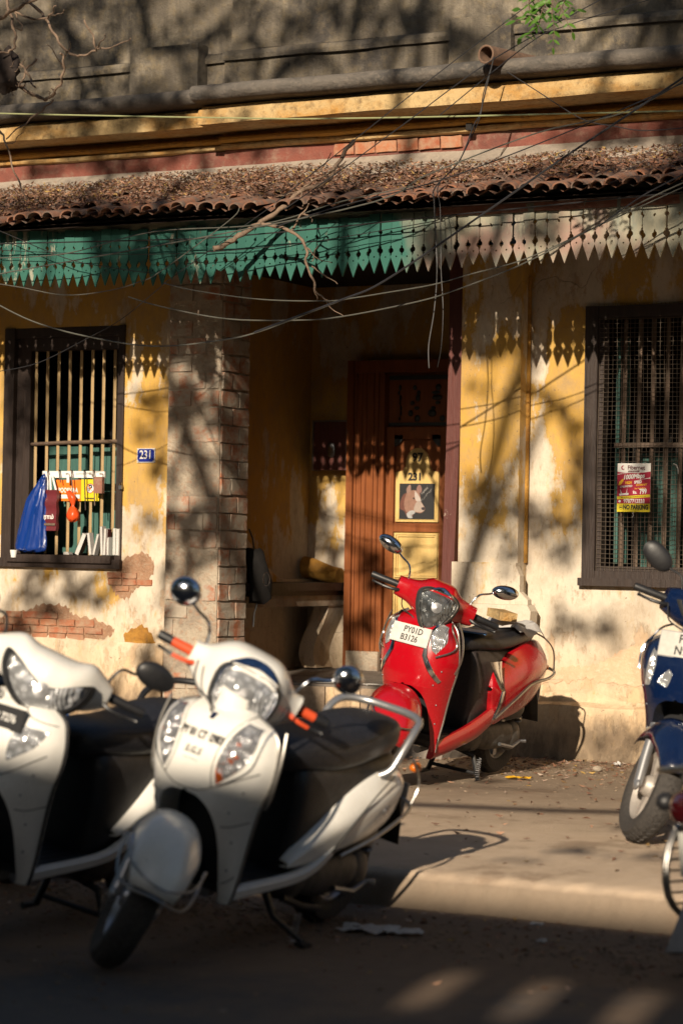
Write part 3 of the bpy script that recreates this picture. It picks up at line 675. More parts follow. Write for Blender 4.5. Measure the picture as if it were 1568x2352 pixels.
# --- meter box on the back wall of the porch
a, b = P(725, 970, 15.62), P(797, 1080, 15.62)
mt = MB().box(a.x, b.x, 15.60, 15.70, b.z, a.z).build('meter_box', M['maroon'], house)
MB().box(a.x-.012, a.x-.001, 15.59, 15.70, b.z-.005, a.z+.012).box(a.x, b.x, 15.59, 15.70, a.z+.001, a.z+.013).box(b.x+.001, b.x+.01, 15.59, 15.70, b.z, a.z+.01).build('box_frame', M['steel'], mt)
MB().ell(((a.x+b.x)/2+.01, 15.60, (a.z+b.z)/2-.03), .035, .012, .055, 12, 8, e=.6).build('meter_glass', M['steel'], mt, 60)
# --- spout through the roll moulding
p = P(1118, 126, 13.36)
sp = MB(); A = Vector((p.x, 13.34, p.z)); B = Vector((p.x+.10, 13.95, p.z+.035)); d = (B-A).normalized()
u_ = d.cross(Vector((0, 0, 1))).normalized(); w_ = u_.cross(d)
cirr = lambda c, r_: [c+(u_*cos(2*pi*k/20)+w_*sin(2*pi*k/20))*r_ for k in range(20)]
sp.rings([cirr(A+d*.25, .044), cirr(A, .046), cirr(A-d*.004, .052), cirr(A, .058), cirr(A+d*.03, .056), cirr(B, .052)], False).rings([cirr(A+d*.25, .044), cirr(A+d*.252, .001)], False).build('water_spout', M['pipe'], house, 50)
p = P(1080, 293, 13.86); MB().box(p.x-.02, p.x+.02, 13.83, 13.862, p.z-.02, p.z+.025).build('vent_hole', M['black'], house)

# ================================================================== small things at the windows
sg = P(336, 1046, 13.99)
o = thing('house_number_sign', (sg.x, 13.995, sg.z), 'blue enamel number plate reading 231 on the ochre wall beside the barred window', 'sign')
MB().box(sg.x-.072, sg.x+.072, 13.988, 13.996, sg.z-.049, sg.z+.049).build('rim', M['white'], o)
MB().box(sg.x-.067, sg.x+.067, 13.986, 13.9878, sg.z-.044, sg.z+.044).build('plate', M['blueplate'], o)
text('231', .082, M['white'], o, wallM(sg.x, 13.9845, sg.z+.002), bold=.0012, sx=.82)
for a in (-1, 1):
    for b in (-1, 1): MB().ell((sg.x+a*.062, 13.986, sg.z+b*.039), .005, .003, .005, 8, 5).build('screw', M['white'], o, 60)
# advert hanging on the right window
zz = zp(2200, 1650, 7.127)
def pp(x, y, Y=13.93): return P(*zz(x, y), Y)
a, b = pp(428, 333), pp(1268, 1604); Wd, Hd = b.x-a.x, a.z-b.z; PY = 13.93
po = thing('advert_board', ((a.x+b.x)/2, PY, (a.z+b.z)/2), 'small crimson and yellow internet advert with NO PARKING hung on the wire mesh window', 'sign')
def Q(x, y): return (a.x+(x-428)/840*Wd, a.z-(y-333)/1271*Hd)
def poly(name, pts, mat, k): MB().prism([Q(*p) for p in pts], PY-.0008*k-.0006, PY-.0008*(k-1)-.0007).build(name, M[mat], po)
MB().prism([Q(428, 333), Q(1268, 333), Q(1268, 1604), Q(428, 1604)], PY, PY+.003).build('board', M['cloth_w'], po)
poly('red_field', [(428, 555), (620, 582), (860, 588), (1100, 575), (1268, 548), (1268, 1395), (428, 1395)], 'red_print', 1)
poly('yellow_field', [(428, 1388), (1268, 1388), (1268, 1604), (428, 1604)], 'yel_print', 2)
poly('yellow_strip', [(428, 1205), (1268, 1145), (1268, 1215), (428, 1278)], 'yel_print', 2)
poly('white_stripe', [(430, 628), (740, 585), (430, 612)], 'cloth_w', 2); poly('white_stripe', [(940, 765), (1266, 705), (1266, 728)], 'cloth_w', 2)
poly('tab', [(712, 525), (992, 522), (975, 565), (695, 567)], 'bagmaroon', 2)
def pt_(s, x, y, size, mat, rot=0, bold=.0, sx=1, shear=0):
    c = Q(x, y); text(s, size, M[mat], po, wallM(c[0], PY-.0028, c[1], -radians(rot)), bold=bold, ext=.0003, sx=sx, shear=shear)
pt_('Fibernet', 905, 450, .036, 'bagmaroon', 0, .0006, .93); pt_('No.1 Broadband', 842, 545, .0095, 'cloth_w', 0, 0, .95, .3)
poly('logo', [(520, 445), (530, 410), (560, 388), (600, 395), (575, 405), (550, 430), (550, 465), (580, 485), (608, 470), (600, 495), (565, 505), (535, 490)], 'red_print', 2)
pt_('1000Mbps', 842, 682, .0385, 'cloth_w', 5, .0013, .88, .3)
pt_('HIGH', 712, 845, .024, 'yel2', 4, .001, .75, .15); pt_('SPEED', 952, 825, .024, 'cloth_w', 4, .001, .75, .15)
pt_('UNLIMITED', 652, 940, .0155, 'cloth_w', 4, .0006, 1.0, .3); pt_('INTERNET', 1045, 897, .0155, 'yel2', 4, .0004, 1.0, .3)
pt_('Plan Starts from', 1010, 985, .0125, 'yel2', 5, .0002, .88); pt_('Rs.', 882, 1095, .026, 'cloth_w', 5, .0008, .85); pt_('799', 1088, 1072, .044, 'cloth_w', 4, .0014, .72)
pt_('FREE 5G Wifi Router + Installation + 16 OTT apps', 845, 1212, .0078, 'bagmaroon', 4, .0001, 1.02, .3)
pt_('9787713333', 865, 1325, .0335, 'cloth_w', 0, .0011, .82)
pt_('NO PARKING', 905, 1487, .040, 'ink', 0, .0018, .67)
poly('router', [(478, 1130), (720, 1108), (722, 1155), (690, 1160), (680, 1178), (665, 1162), (535, 1175), (520, 1190), (500, 1178), (480, 1172)], 'cloth_w', 2)
poly('aerial', [(500, 1000), (518, 1118), (545, 1116)], 'cloth_w', 2); poly('aerial', [(685, 985), (655, 1108), (678, 1106)], 'cloth_w', 2)
poly('phone_dot', [(495+30*cos(k), 1327+33*sin(k)) for k in [2*pi*j/14 for j in range(14)]], 'cloth_w', 2)
poly('rocket', [(455, 915), (480, 820), (560, 745), (588, 750), (585, 800), (530, 890), (490, 905)], 'yel2', 2)
c = Q(530, 1487); MB().rings([[Vector((c[0]+rr*cos(t), PY-d, c[1]+rr*sin(t))) for t in [2*pi*j/20 for j in range(20)]] for rr, d in ((.0135, .0015), (.0135, .003), (.0118, .003), (.0118, .0015))], False, True, loop=True).build('no_car_ring', M['ink'], po)
MB().box(c[0]-.009, c[0]+.009, PY-.003, PY-.0016, c[1]-.003, c[1]+.003).build('car_mark', M['ink'], po)
MB().tube([pp(822, 1600), pp(825, 1660), pp(835, 1700), pp(795, 1745)], .0022, 5).build('tie', M['paper'], po)
for u in (545, 1165): MB().tube([pp(u-30, 310, 13.95), pp(u, 325, 13.925), pp(u+25, 320, 13.95)], .0015, 4).build('tie', M['paper'], po)

zA = zp(40, 1700, 3.5636)
def pa_(x, y, Y=14.0): return P(*zA(x, y), Y)
# peg rail tied across the bars
a, b = pa_(430, 90, 14.03), pa_(1235, 178, 14.03)
o = thing('peg_rail', (lerp(a.x, b.x, .5), 14.03, b.z), 'whitewashed wooden batten tied across the window bars with bags hanging on it', 'rail')
MB().box(a.x, b.x, 14.018, 14.034, b.z, a.z).build('batten', M['cloth_w'], o)
for u in (740, 1040, 1180): MB().tube([pa_(u-22, 125, 14.01), pa_(u, 118, 14.0), pa_(u+25, 128, 14.01), pa_(u+20, 160, 14.005)], .0025, 5).build('wire_hook', M['wire'], o)
# umbrella and stick handles hung on the batten
hk = ((480, 90, 60, 600, 'hooked stick beside the blue bag at the barred window'), (630, 80, 240, 330, 'hooked stick hanging left of the orange sign'), (790, 85, 420, 430, 'hooked stick in front of the POORVIKA sign'), (955, 80, 600, 700, 'hooked stick between orange and yellow signs'), (1075, 80, 540, 0, 'hooked stick over the no parking sign'))
for i, (u, v, ve, _, lb) in enumerate(hk):
    p0 = pa_(u, v, 14.0)
    pts = [p0+Vector((-.012, .03, -.015)), p0+Vector((-.006, .02, .002)), p0+Vector((.006, -.006, .002)), p0+Vector((.012, -.012, -.02)), pa_(u+22, max(ve, 240), 13.985)]
    tag(MB().tube(pts, .0042, 7).build('walking_stick', M['darkwood'] if i % 2 else M['barbrown'], None, 60), lb, 'stick')
# signs behind the bags
a, b = pa_(600, 205, 14.045), pa_(925, 482, 14.045); cx_, cz_ = (a.x+b.x)/2, (a.z+b.z)/2
o = thing('shop_sign', (cx_, 14.04, cz_), 'orange shop sign with white lettering behind the hanging bags', 'sign')
MB().box(a.x, b.x, 14.036, 14.04, b.z, a.z).build('board', M['org_print'], o)
text('POORVIKA', .046, M['cloth_w'], o, wallM(cx_+.0, 14.0345, cz_+.0), sx=.72, bold=.001)
MB().box(a.x+.02, b.x-.01, 14.0345, 14.0355, b.z+.018, b.z+.045).build('strip', M['cloth_w'], o)
a, b = pa_(930, 198, 14.045), pa_(1160, 480, 14.045); cx_, cz_ = (a.x+b.x)/2, (a.z+b.z)/2
o = thing('no_parking_sign', (cx_, 14.04, cz_), 'yellow no parking sign with a crossed P in a ring behind the window bars', 'sign')
MB().box(a.x+.0005, b.x, 14.036, 14.04, b.z, a.z).build('board', M['yel_print'], o)
cz_ += .012
MB().rings([[Vector((cx_+.002+rr*cos(t), 14.0352, cz_+rr*sin(t))) for t in [2*pi*j/24 for j in range(24)]] for rr in (.0295, .0001)], False).build('disc', M['cloth_w'], o)
MB().rings([[Vector((cx_+.002+rr*cos(t), 14.0345+d, cz_+rr*sin(t))) for t in [2*pi*j/24 for j in range(24)]] for rr, d in ((.034, .001), (.034, 0), (.029, 0), (.029, .001))], False, loop=True).build('ring', M['red_print'], o)
text('P', .062, M['ink'], o, wallM(cx_+.002, 14.0342, cz_), bold=.002)
MB().box(-.033, .033, -.0005, .0005, -.0022, .0022, M=Matrix.Translation((cx_+.002, 14.0325, cz_)) @ Matrix.Rotation(radians(45), 4, 'Y')).build('slash', M['org_print'], o)
text('NO PARKING', .0155, M['ink'], o, wallM(cx_, 14.0345, b.z+.016), bold=.0004, sx=.8)
# bags
def bagmesh(rows, n=28, seed=0, wr=.012):
    q = random.Random(seed); ph = [(q.randint(3, 9), q.uniform(0, 6), q.uniform(.4, 1)) for _ in range(5)]; out = []
    for k, (c, rx, ry) in enumerate(rows):
        out.append([c+Vector((rx*cos(t)*(1+wr*8*sum(a*sin(f*t+p+k*.25) for f, p, a in ph)/5), ry*sin(t)*(1+wr*20*sum(a*sin(f*t+p+k*.2) for f, p, a in ph)/5)+wr*.25*abs(sin(t*n*.21+k*.35+sin(k*.9))), .006*sin(5*t+k))) for t in [2*pi*j/n for j in range(n)]])
    return out
ctrl = [((432, 130), 8), ((425, 180), 30), ((385, 300), 75), ((345, 450), 115), ((310, 620), 140), ((285, 800), 160), ((268, 950), 180), ((258, 1050), 195), ((262, 1110), 185), ((300, 1140), 90)]
rows = []
for (c, hw) in ctrl:
    p = pa_(*c, 13.96); p2 = pa_(c[0]+hw, c[1], 13.96); rx = (p2-p).length; rows.append((p, rx, min(.05, rx*.55)))
rr = crom([(*c, rx, ry) for c, rx, ry in rows], 3); rows = [(Vector(t[:3]), t[3], t[4]) for t in rr]
bb = MB().rings(bagmesh(rows, 64, 3, .03)).build('plastic_bag', M['bagblue'], None, 80)
tag(bb, 'crumpled translucent blue plastic bag hanging at the left of the barred window', 'bag')
a, b = pa_(452, 335, 13.985), pa_(612, 868, 13.985)
o = thing('carrier_bag', ((a.x+b.x)/2, 13.98, b.z), 'maroon carrier bag with white Tamil lettering hanging beside the blue plastic bag', 'bag')
MB().rings([[Vector((x, y+.006*sin(z*60), z)) for x, y in ((a.x+.003*sin(z*30), 13.965), (b.x+.003*sin(z*50), 13.965), (b.x, 13.995), (a.x, 13.995))] for z in [lerp(b.z, a.z, k/12) for k in range(13)]]).build('body', M['bagmaroon'], o, 50)
text('ராம்', .040, M['cloth_w'], o, wallM(lerp(a.x, b.x, .48), 13.957, pa_(520, 690).z), bold=.001)
MB().box(a.x+.004, b.x-.004, 13.9575, 13.9585, pa_(520, 800).z, pa_(520, 770).z).build('gold_band', M['barbrown'], o)
for u0, u1 in ((480, 490), (510, 520), (545, 590)): MB().box(-.009, .009, -.001, .001, 0, 1).v
for (u0, u1) in ((485, 478), (515, 522), (540, 590)):
    p0, p1 = pa_(u0, 140, 13.99), pa_(u1, 338, 13.98); w = Vector((.0075, 0, 0))
    MB().rings([[p0-w, p0+w, p0+w+Vector((0, .002, 0)), p0-w+Vector((0, .002, 0))], [p1-w, p1+w, p1+w+Vector((0, .002, 0)), p1-w+Vector((0, .002, 0))]]).build('handle', M['cloth_w'], o)
rows = []
for (c, hw) in [((745, 350), 22), ((780, 400), 45), ((800, 450), 42), ((812, 510), 24), ((810, 550), 18), ((808, 585), 45), ((808, 640), 70), ((808, 695), 72), ((808, 730), 52), ((808, 750), 18)]:
    p = pa_(*c, 13.97); rx = (pa_(c[0]+hw, c[1], 13.97)-p).length; rows.append((p, rx, rx*.8))
rr = crom([(*c, rx, ry) for c, rx, ry in rows], 2)
tag(MB().rings(bagmesh([(Vector(t[:3]), t[3], t[4]) for t in rr], 24, 5, .014)).build('plastic_bag', M['bagorange'], None, 80), 'knotted orange plastic bag full of fruit hanging in front of the orange sign', 'bag')
a, b = pa_(1105, 165, 13.97), pa_(1205, 380, 13.97)
tag(MB().box(a.x, b.x, 13.955, 13.985, b.z, a.z).build('box', M['rail'], None), 'small brown carton hanging at the right end of the batten', 'box')
a, b = pa_(735, 135, 13.985), pa_(765, 240, 13.985)
tag(MB().box(a.x, b.x, 13.982, 13.986, b.z, a.z).build('paper_tag', M['cloth_w'], None), 'narrow white paper tag hanging from the batten above the orange sign', 'tag')
p = pa_(1435, 300, 13.97)
o = thing('padlock', (p.x, 13.97, p.z), 'old padlock hanging on the right side of the barred window frame', 'padlock')
MB().box(p.x-.012, p.x+.012, 13.962, 13.978, p.z-.014, p.z+.012).build('body', M['steel'], o)
MB().tube([(p.x+.009*cos(t), 13.97, p.z+.013+.018*sin(t)) for t in [pi*k/8 for k in range(9)]], .003, 6).build('shackle', M['chrome'], o, 60)
# books and papers on the sill
zs = wz0+.056
def book(u0, u1, v, h, tilt, mat, lab, th=None, cat='book'):
    x0_, x1_ = pa_(u0, v, 13.99).x, pa_(u1, v, 13.99).x; w = x1_-x0_
    o = thing('book' if cat == 'book' else 'magazine', ((x0_+x1_)/2, 14.0, zs), lab, cat)
    T = Matrix.Translation(((x0_+x1_)/2, 13.97, zs+.003)) @ Matrix.Rotation(tilt, 4, 'Y')
    MB().box(-w/2+.0015, w/2-.0015, .003, .045, .002, h-.003, M=T).build('pages', M['paper'], o)
    MB().box(-w/2, -w/2+.0014, 0, .048, 0, h, M=T).box(w/2-.0014, w/2, 0, .048, 0, h, M=T).box(-w/2, w/2, .0481, .0495, 0, h, M=T).build('cover', M[mat], o)
book(850, 905, 1100, .16, radians(24), 'darkwood', 'thick book leaning to the right on the window sill')
book(1045, 1075, 1100, .155, radians(-8), 'paper', 'loose magazine bulging open between two window bars', cat='magazine')
book(1085, 1110, 1100, .150, radians(14), 'paper', 'curled purple-pictured magazine leaning on its neighbour at the sill', cat='magazine')
book(1195, 1222, 1100, .20, radians(-3), 'paper', 'tall worn paper stack left of the row of booklets', cat='magazine')
book(1228, 1250, 1100, .185, radians(2), 'cloth_w', 'creased grey booklet in the middle of the row of booklets')
book(1256, 1268, 1100, .18, radians(3), 'maroon', 'thin dark-backed booklet at the right of the row')
book(1275, 1295, 1100, .125, radians(0), 'cloth_w', 'short white booklet before the green book')
gm = simple('green_cover', (.02, .09, .03), .5); M['greencov'] = gm
book(1345, 1388, 1110, .19, 0, 'greencov', 'upright book with a green cover at the right end of the sill')
book(1392, 1425, 1110, .185, 0, 'cloth_w', 'white-edged book against the right window frame')
a = pa_(755, 1095, 13.97); o = thing('booklet_stack', (a.x, 13.97, zs), 'low stack of three booklets lying flat on the sill', 'books')
for k in range(3): MB().box(a.x-.025, a.x+.022-.003*k, 13.945, 13.995, zs+.003+.006*k, zs+.0085+.006*k).build('booklet', M['paper'], o)
a = pa_(40, 1200, 13.93)
o = thing('paper_cup', (a.x, 13.94, a.z-.04), 'white paper cup standing at the left end of the window ledge', 'cup')
cc = lambda z, r_: [Vector((a.x+r_*cos(2*pi*k/16), 13.93+r_*sin(2*pi*k/16), z)) for k in range(16)]
zc_ = wz0+.031
MB().rings([cc(zc_, .018), cc(zc_+.048, .027), cc(zc_+.052, .0275), cc(zc_+.050, .0255), cc(zc_+.004, .0165)]).build('cup_body', M['cloth_w'], o, 40)
# dark shoulder bag hanging by the bench
o = thing('shoulder_bag', (-8.30, 14.2, .95), 'black shoulder bag with a silver clip hanging beside the pillar in the porch', 'bag')
rows = []
for (x_, y_, hw) in ((578, 1262, 16), (582, 1270, 24), (590, 1300, 28), (596, 1335, 32), (598, 1372, 30), (592, 1384, 22)):
    p = P(x_, y_, 14.26); z_k = y_*.05; rows.append([p+Vector((hw/340*math.copysign(abs(cos(t))**.6, cos(t)), .04*sin(t)+.01*sin(z_k*1.7+3*t), .014*sin(3*t+z_k))) for t in [2*pi*j/14 for j in range(14)]])
MB().rings(rows).build('bag_body', M['black'], o, 60)
MB().tube([P(584, 1265, 14.24), P(580, 1235, 14.22), P(572, 1215, 14.2)], .006, 6).build('strap', M['cable'], o, 60)
MB().tube([P(592, 1382, 14.24), P(584, 1410, 14.22), P(582, 1440, 14.22)], .007, 6).build('strap', M['cable'], o, 60)
MB().tube([P(612+8*cos(t), 1330+16*sin(t), 14.13) for t in [2*pi*k/10 for k in range(11)]], .003, 5).build('clip', M['chrome'], o, 60)

# ================================================================== scooters
def paint(name, col, dust=(.30, .25, .19), df=.22, rough=.22):
    q = NT(name); n = q.noise(7, 7, q.obj(), .65); g = q.noise(60, 4, q.obj()); z = q.xyz(q.obj())[2]
    f = q.ma('MULTIPLY', q.ramp(n, [(.42, 0), (.75, 1)]), df); f = q.ma('ADD', f, q.rng(z, .55, .1, 0, df*.9))
    f = q.ma('ADD', f, q.ma('MULTIPLY', q.ramp(g, [(.60, 0), (.72, 1)]), .10), True)
    spk = q.ramp(q.noise(38, 2, q.obj()), [(.75, 0), (.765, .7)])
    c = q.mix(f, col, dust); c = q.mix(spk, c, tuple(v*.35+.02 for v in col))
    return q.out(c, q.ma('ADD', q.ma('MULTIPLY', f, .8), rough), q.bump(g, .03, .002), coat=.5)
M['p_white'] = paint('pearl_white_paint', (.76, .74, .69), df=.24)
M['p_white2'] = paint('cream_white_paint', (.76, .74, .69), df=.18)
M['p_red'] = paint('metallic_red_paint', (.36, .002, .008), (.22, .05, .04), .16, .2)
M['p_navy'] = paint('navy_blue_paint', (.002, .009, .040), (.03, .035, .045), .2, .15)
M['p_blue'] = paint('bright_blue_paint', (.004, .07, .28), (.08, .1, .14), .25, .15)
M['plastic'] = simple('black_plastic', (.016, .016, .018), .45, var=.5, bump=.2)
M['vinyl'] = simple('black_seat_vinyl', (.018, .018, .022), .42, var=.6, sc=60, bump=.25)
M['vinylbrown'] = simple('dark_brown_vinyl', (.035, .026, .024), .5, var=.5, sc=60, bump=.25)
def rub():
    q = NT('tyre_rubber'); n = q.noise(60, 5, q.obj()); w = q.n('ShaderNodeTexWave'); q.put(w.inputs[0], q.obj()); w.inputs['Scale'].default_value = 14; w.inputs['Distortion'].default_value = 6
    c = q.mix(n, (.018, .017, .017), (.06, .052, .045)); return q.out(c, .85, q.bump(q.ramp(w.outputs[1], [(.3, 0), (.5, 1)]), .5, .004))
M['rubber'] = rub()
M['engine'] = simple('oily_cast_aluminium', (.12, .11, .10), .6, .5, .6, 20, .3)
M['silver'] = simple('silver_paint', (.42, .42, .43), .32, .75, .2)
M['rimcream'] = simple('dusty_wheel_rim', (.42, .38, .34), .5, .3, .25)
M['greybar'] = simple('dull_chrome_tube', (.46, .44, .41), .28, .95, .4)
def lensmat(name, tint, amb=None):
    q = NT(name); v = q.vor(30, q.obj()); w = q.n('ShaderNodeTexWave'); q.put(w.inputs[0], q.obj()); w.inputs['Scale'].default_value = 40; w.bands_direction = 'Y'
    c = q.mix(q.ramp(v, [(.1, 0), (.5, 1)]), tint, tuple(t*.45 for t in tint))  # bright and dark facets put the lamp's sparkle into the colour
    if amb: c = q.mix(q.ramp(q.noise(14, 3, q.obj()), [(.60, 0), (.64, 1)]), c, amb)
    b = q.bump(q.ma('ADD', q.ma('MULTIPLY', v, 1.5), q.ma('MULTIPLY', w.outputs[1], .5)), .6, .014)
    return q.out(c, .16, b, .5, coat=1)
M['lens'] = lensmat('clear_lamp_glass', (.90, .92, .95)); M['lens2'] = lensmat('smoky_lamp_glass', (.30, .32, .33))
M['lensamb'] = lensmat('lamp_with_amber', (.6, .6, .62), (.55, .10, .01)); M['amber'] = NT('amber_lens').out((.6, .14, .01), .2, None, 0, .6)
M['redlens'] = NT('red_tail_lens').out((.035, .002, .003), .15, None, 0, .5, 1)
M['orange'] = simple('orange_grip', (.62, .07, .015), .6)
M['visor'] = NT('blue_reflection_visor').out((.02, .05, .14), .12, None, .6, .6, 1)  # blue puts the reflection on the dark strip into the colour
M['olive'] = simple('worn_plate', (.50, .49, .45), .5)
M['seam'] = simple('panel_gap', (.03, .03, .03), .7)
M['indigo'] = simple('indigo_booklet', (.05, .16, .36), .4)

def scooter(name, label, st, loc, head, lean, steer, group=None, size=1.08):
    root = thing(name, (0, 0, 0), label, 'scooter', group); WL[root] = Vector((0, 0, 0))
    body = M[st['paint']]
    a = Vector((-sin(radians(27)), 0, cos(radians(27)))); h = Vector((.35, 0, .80))
    T = Matrix.Translation(h) @ Matrix.Rotation(steer, 4, a) @ Matrix.Translation(-h); HO = Matrix.Translation(st.get('hoff', (0, 0, 0)))
    hd = [False]
    def bs(mb, nm, mat, parent=root, sm=40, st_=False, **k):
        if st_: mb.v = [T @ (HO @ p if hd[0] else p) for p in mb.v]
        return mb.build(nm, mat if not isinstance(mat, str) else M[mat], parent, sm, **k)
    def lathe(prof, cx, cz, n=36, cy=0):
        return [[Vector((cx+r_*cos(2*pi*k/n), cy+y, cz+r_*sin(2*pi*k/n))) for k in range(n)] for r_, y in prof]
    # ---- wheels
    def wheel(cx, R_, st_, nm):
        w = MB().rings(lathe([(R_-.085, -.032), (R_-.075, -.044), (R_-.05, -.053), (R_-.022, -.050), (R_-.006, -.030), (R_, 0), (R_-.006, .030), (R_-.022, .050), (R_-.05, .053), (R_-.075, .044), (R_-.085, .030)], cx, R_), False)
        if True:                                            # tread blocks
            for k in range(44):
                t = 2*pi*k/44
                for sy in (-1, 1):
                    T2 = Matrix.Translation((cx, 0, R_)) @ Matrix.Rotation(t+(sy*.03), 4, 'Y') @ Matrix.Translation((R_-.005, sy*.020, 0)) @ Matrix.Rotation(sy*.35, 4, 'Z') @ Matrix.Rotation(sy*.5, 4, 'X')
                    w.box(-.004, .0035, -.014, .014, -.010, .010, M=T2)
        o = bs(w, nm, 'rubber', st_=st_)
        bs(MB().rings(lathe([(R_-.083, -.032), (R_-.090, -.034), (R_-.10, -.02), (R_-.105, 0), (R_-.10, .02), (R_-.090, .034), (R_-.083, .032)], cx, R_), False), 'rim', st.get('rim', 'silver'), o, st_=st_)
        mb = MB().rings(lathe([(.001, -.045), (.035, -.045), (.045, -.03), (.05, 0), (.045, .03), (.035, .045), (.001, .045)], cx, R_, 20), False)
        for k in range(5):
            t = 2*pi*k/5+.3
            T2 = Matrix.Translation((cx, 0, R_)) @ Matrix.Rotation(t, 4, 'Y')
            mb.rings([[T2 @ Vector((x, y, z)) for y, z in ((-.018, -w_), (-.018, w_), (.018, w_), (.018, -w_))] for x, w_ in ((.04, .024), (.08, .015), (R_-.10, .022))])
        bs(mb, 'hub', st.get('rim', 'silver'), o, st_=st_)
        return o
    RF, RR = .235, .222
    wheel(.64, RF, True, 'front_wheel'); wheel(-.62, RR, False, 'rear_wheel')
    # ---- fork legs, axle
    for sy in (-1, 1):
        mb = MB().tube([(.655, sy*.070, .225), (.60, sy*.072, .33), (.53, sy*.072, .47)], [.021, .023, .022], 10)
        mb.ell((.655, sy*.075, .225), .026, .014, .026, 10, 6)
        bs(mb, 'fork_leg', st.get('fork', 'silver'), st_=True)
    bs(MB().tube([(.47, 0, .62), (.42, 0, .74)], .03, 8), 'steering_tube', 'plastic', st_=True)
    # ---- mudguard
    FW, fr = st.get('fender', (.120, .302))
    rows = []
    for i in range(19):
        th = radians(lerp(st.get('f0', 27), 152, i/18)); u = i/18
        w = FW*interp(u, [(0, .66), (.12, .82), (.38, 1), (.7, 1.0), (1, .85)]); drop = interp(u, [(0, .045), (.3, .105), (.7, .12), (1, .06)])
        Rr = fr+.010*sin(pi*u)
        rows.append([Vector((.64+(Rr-drop*abs(t)**2.1)*cos(th), w*math.copysign(1-(1-abs(t))**1.4, t), RF+(Rr-drop*abs(t)**2.1)*sin(th))) for t in [lerp(-1, 1, j/18) for j in range(19)]])
    fd = bs(MB().grid(rows), 'mudguard', body, st_=True, sm=60, solid=.004)
    if st.get('fguard', True):                              # bright tube round the tip of the mudguard
        rows = []
        for s_ in ([(-.140, .70, .44), (-.136, .79, .388), (-.104, .885, .352), (0, .925, .366), (.104, .885, .352), (.136, .79, .388), (.140, .70, .44)],):
            pts = [Vector((x, y, z)) for y, x, z in s_]
        bs(MB().tube([Vector(p) for p in crom([tuple(p) for p in pts], 4)], .005, 8), 'mudguard_guard', 'greybar', fd, st_=True)
        bs(MB().tube([Vector(p) for p in crom([(.75, -.136, .46), (.86, -.108, .42), (.945, 0, .410), (.86, .108, .42), (.75, .136, .46)], 4)], .004, 8), 'mudguard_guard', 'greybar', fd, st_=True)
    # ---- leg shield: smooth surface from a table of cross-sections (z, x centre, x edge, y inner, y edge, power)
    tab = st['apron']
    rowsA = crom(tab, 5)
    def arow(z):
        for r0, r1 in zip(rowsA, rowsA[1:]):
            if (r0[0]-z)*(r1[0]-z) <= 0:
                t = (z-r0[0])/((r1[0]-r0[0]) or 1); return [lerp(p, q_, t) for p, q_ in zip(r0, r1)]
        return rowsA[0] if z > rowsA[0][0] else rowsA[-1]
    def ap(u, z, off=0, R0=None):                          # u = -1..1 across
        z_, xc, xe, yi, ye, pw = R0 or arow(z); s_ = math.copysign(1, u); t = abs(u)
        y = yi+(ye-yi)*(1-(1-t)**1.25); k = (y/ye)
        x = xe+(xc-xe)*max(0, 1-k**pw)**(1/1.6)
        nx = Vector((1, s_*1.8*k**3*(1 if u else 0), .1)).normalized()
        return Vector((x, s_*y, z))+nx*off
    def apy(y, z, off=0):
        z_, xc, xe, yi, ye, pw = arow(z); k = min(1, abs(y)/ye)
        return Vector((xe+(xc-xe)*max(0, 1-k**pw)**(1/1.6), y, z))+Vector((1, math.copysign(1.8*k**3, y), .1)).normalized()*off
    up_ = [r_ for r_ in rowsA if r_[3] < .002]; lo_ = [r_ for r_ in rowsA if r_[3] >= .002]
    mb = MB(); n = 12
    mb.grid([[ap(lerp(-1, 1, j/(2*n)), r_[0], 0, r_) for j in range(2*n+1)] for r_ in up_])
    for s_ in (-1, 1): mb.grid([[ap(s_*lerp(0.0001, 1, j/n), r_[0], 0, r_) for j in range(n+1)] for r_ in [up_[-1][:3]+(lo_[0][3],)+up_[-1][4:]]+lo_])
    for s_ in (-1, 1):                                      # rolled return edge
        mb.grid([[ap(s_, r_[0], 0, r_)+Vector((dx, s_*dy, 0)) for dx, dy in ((0, 0), (-.012, .002), (-.028, -.004), (-.036, -.014))] for r_ in rowsA])
        mb.grid([[ap(s_*.0001, r_[0], 0, r_)+Vector((dx, 0, 0)) for dx in (0, -.05, -.12)] for r_ in lo_])
    apron = bs(mb, 'leg_shield', body, sm=50)
    mb = MB()                                               # dark inner shield and wheel arch
    mb.grid([[Vector((arow(z)[2]-.036-.05*(1-t*t), t*(arow(z)[4]-.012), z)) for t in [lerp(-1, 1, j/8) for j in range(9)]] for z in [lerp(rowsA[0][0]-.01, rowsA[-1][0]+.005, k/14) for k in range(15)]])
    bs(mb, 'inner_shield', 'plastic', sm=50, solid=.006)
    bs(MB().grid([[Vector((x, y, z)) for y in (-.13, 0, .13)] for x, z in ((.40, .66), (.33, .60), (.31, .45), (.31, .25))]), 'wheel_arch', 'plastic')
    for s_ in (-1, 1):
        if st.get('trim'): bs(MB().tube([ap(s_, r_[0], 0, r_)+Vector((-.004, s_*.004, 0)) for r_ in rowsA[3:]], .0055, 7), 'edge_trim', st['trim'], apron)
    def patch(nm, mat, inner, outer, off=.004, par=apron, nn=8, both=True, solid=0):
        for s_ in ((-1, 1) if both else (1,)):
            A_ = crom(inner, 4); B_ = crom(outer, 4)
            bs(MB().grid([[apy(s_*lerp(p[0], q_[0], t), lerp(p[1], q_[1], t), off*(1 if 0 < t < 1 else .25)) for t in [k/nn for k in range(nn+1)]] for p, q_ in zip(A_, B_)]), nm, mat, par, sm=50)
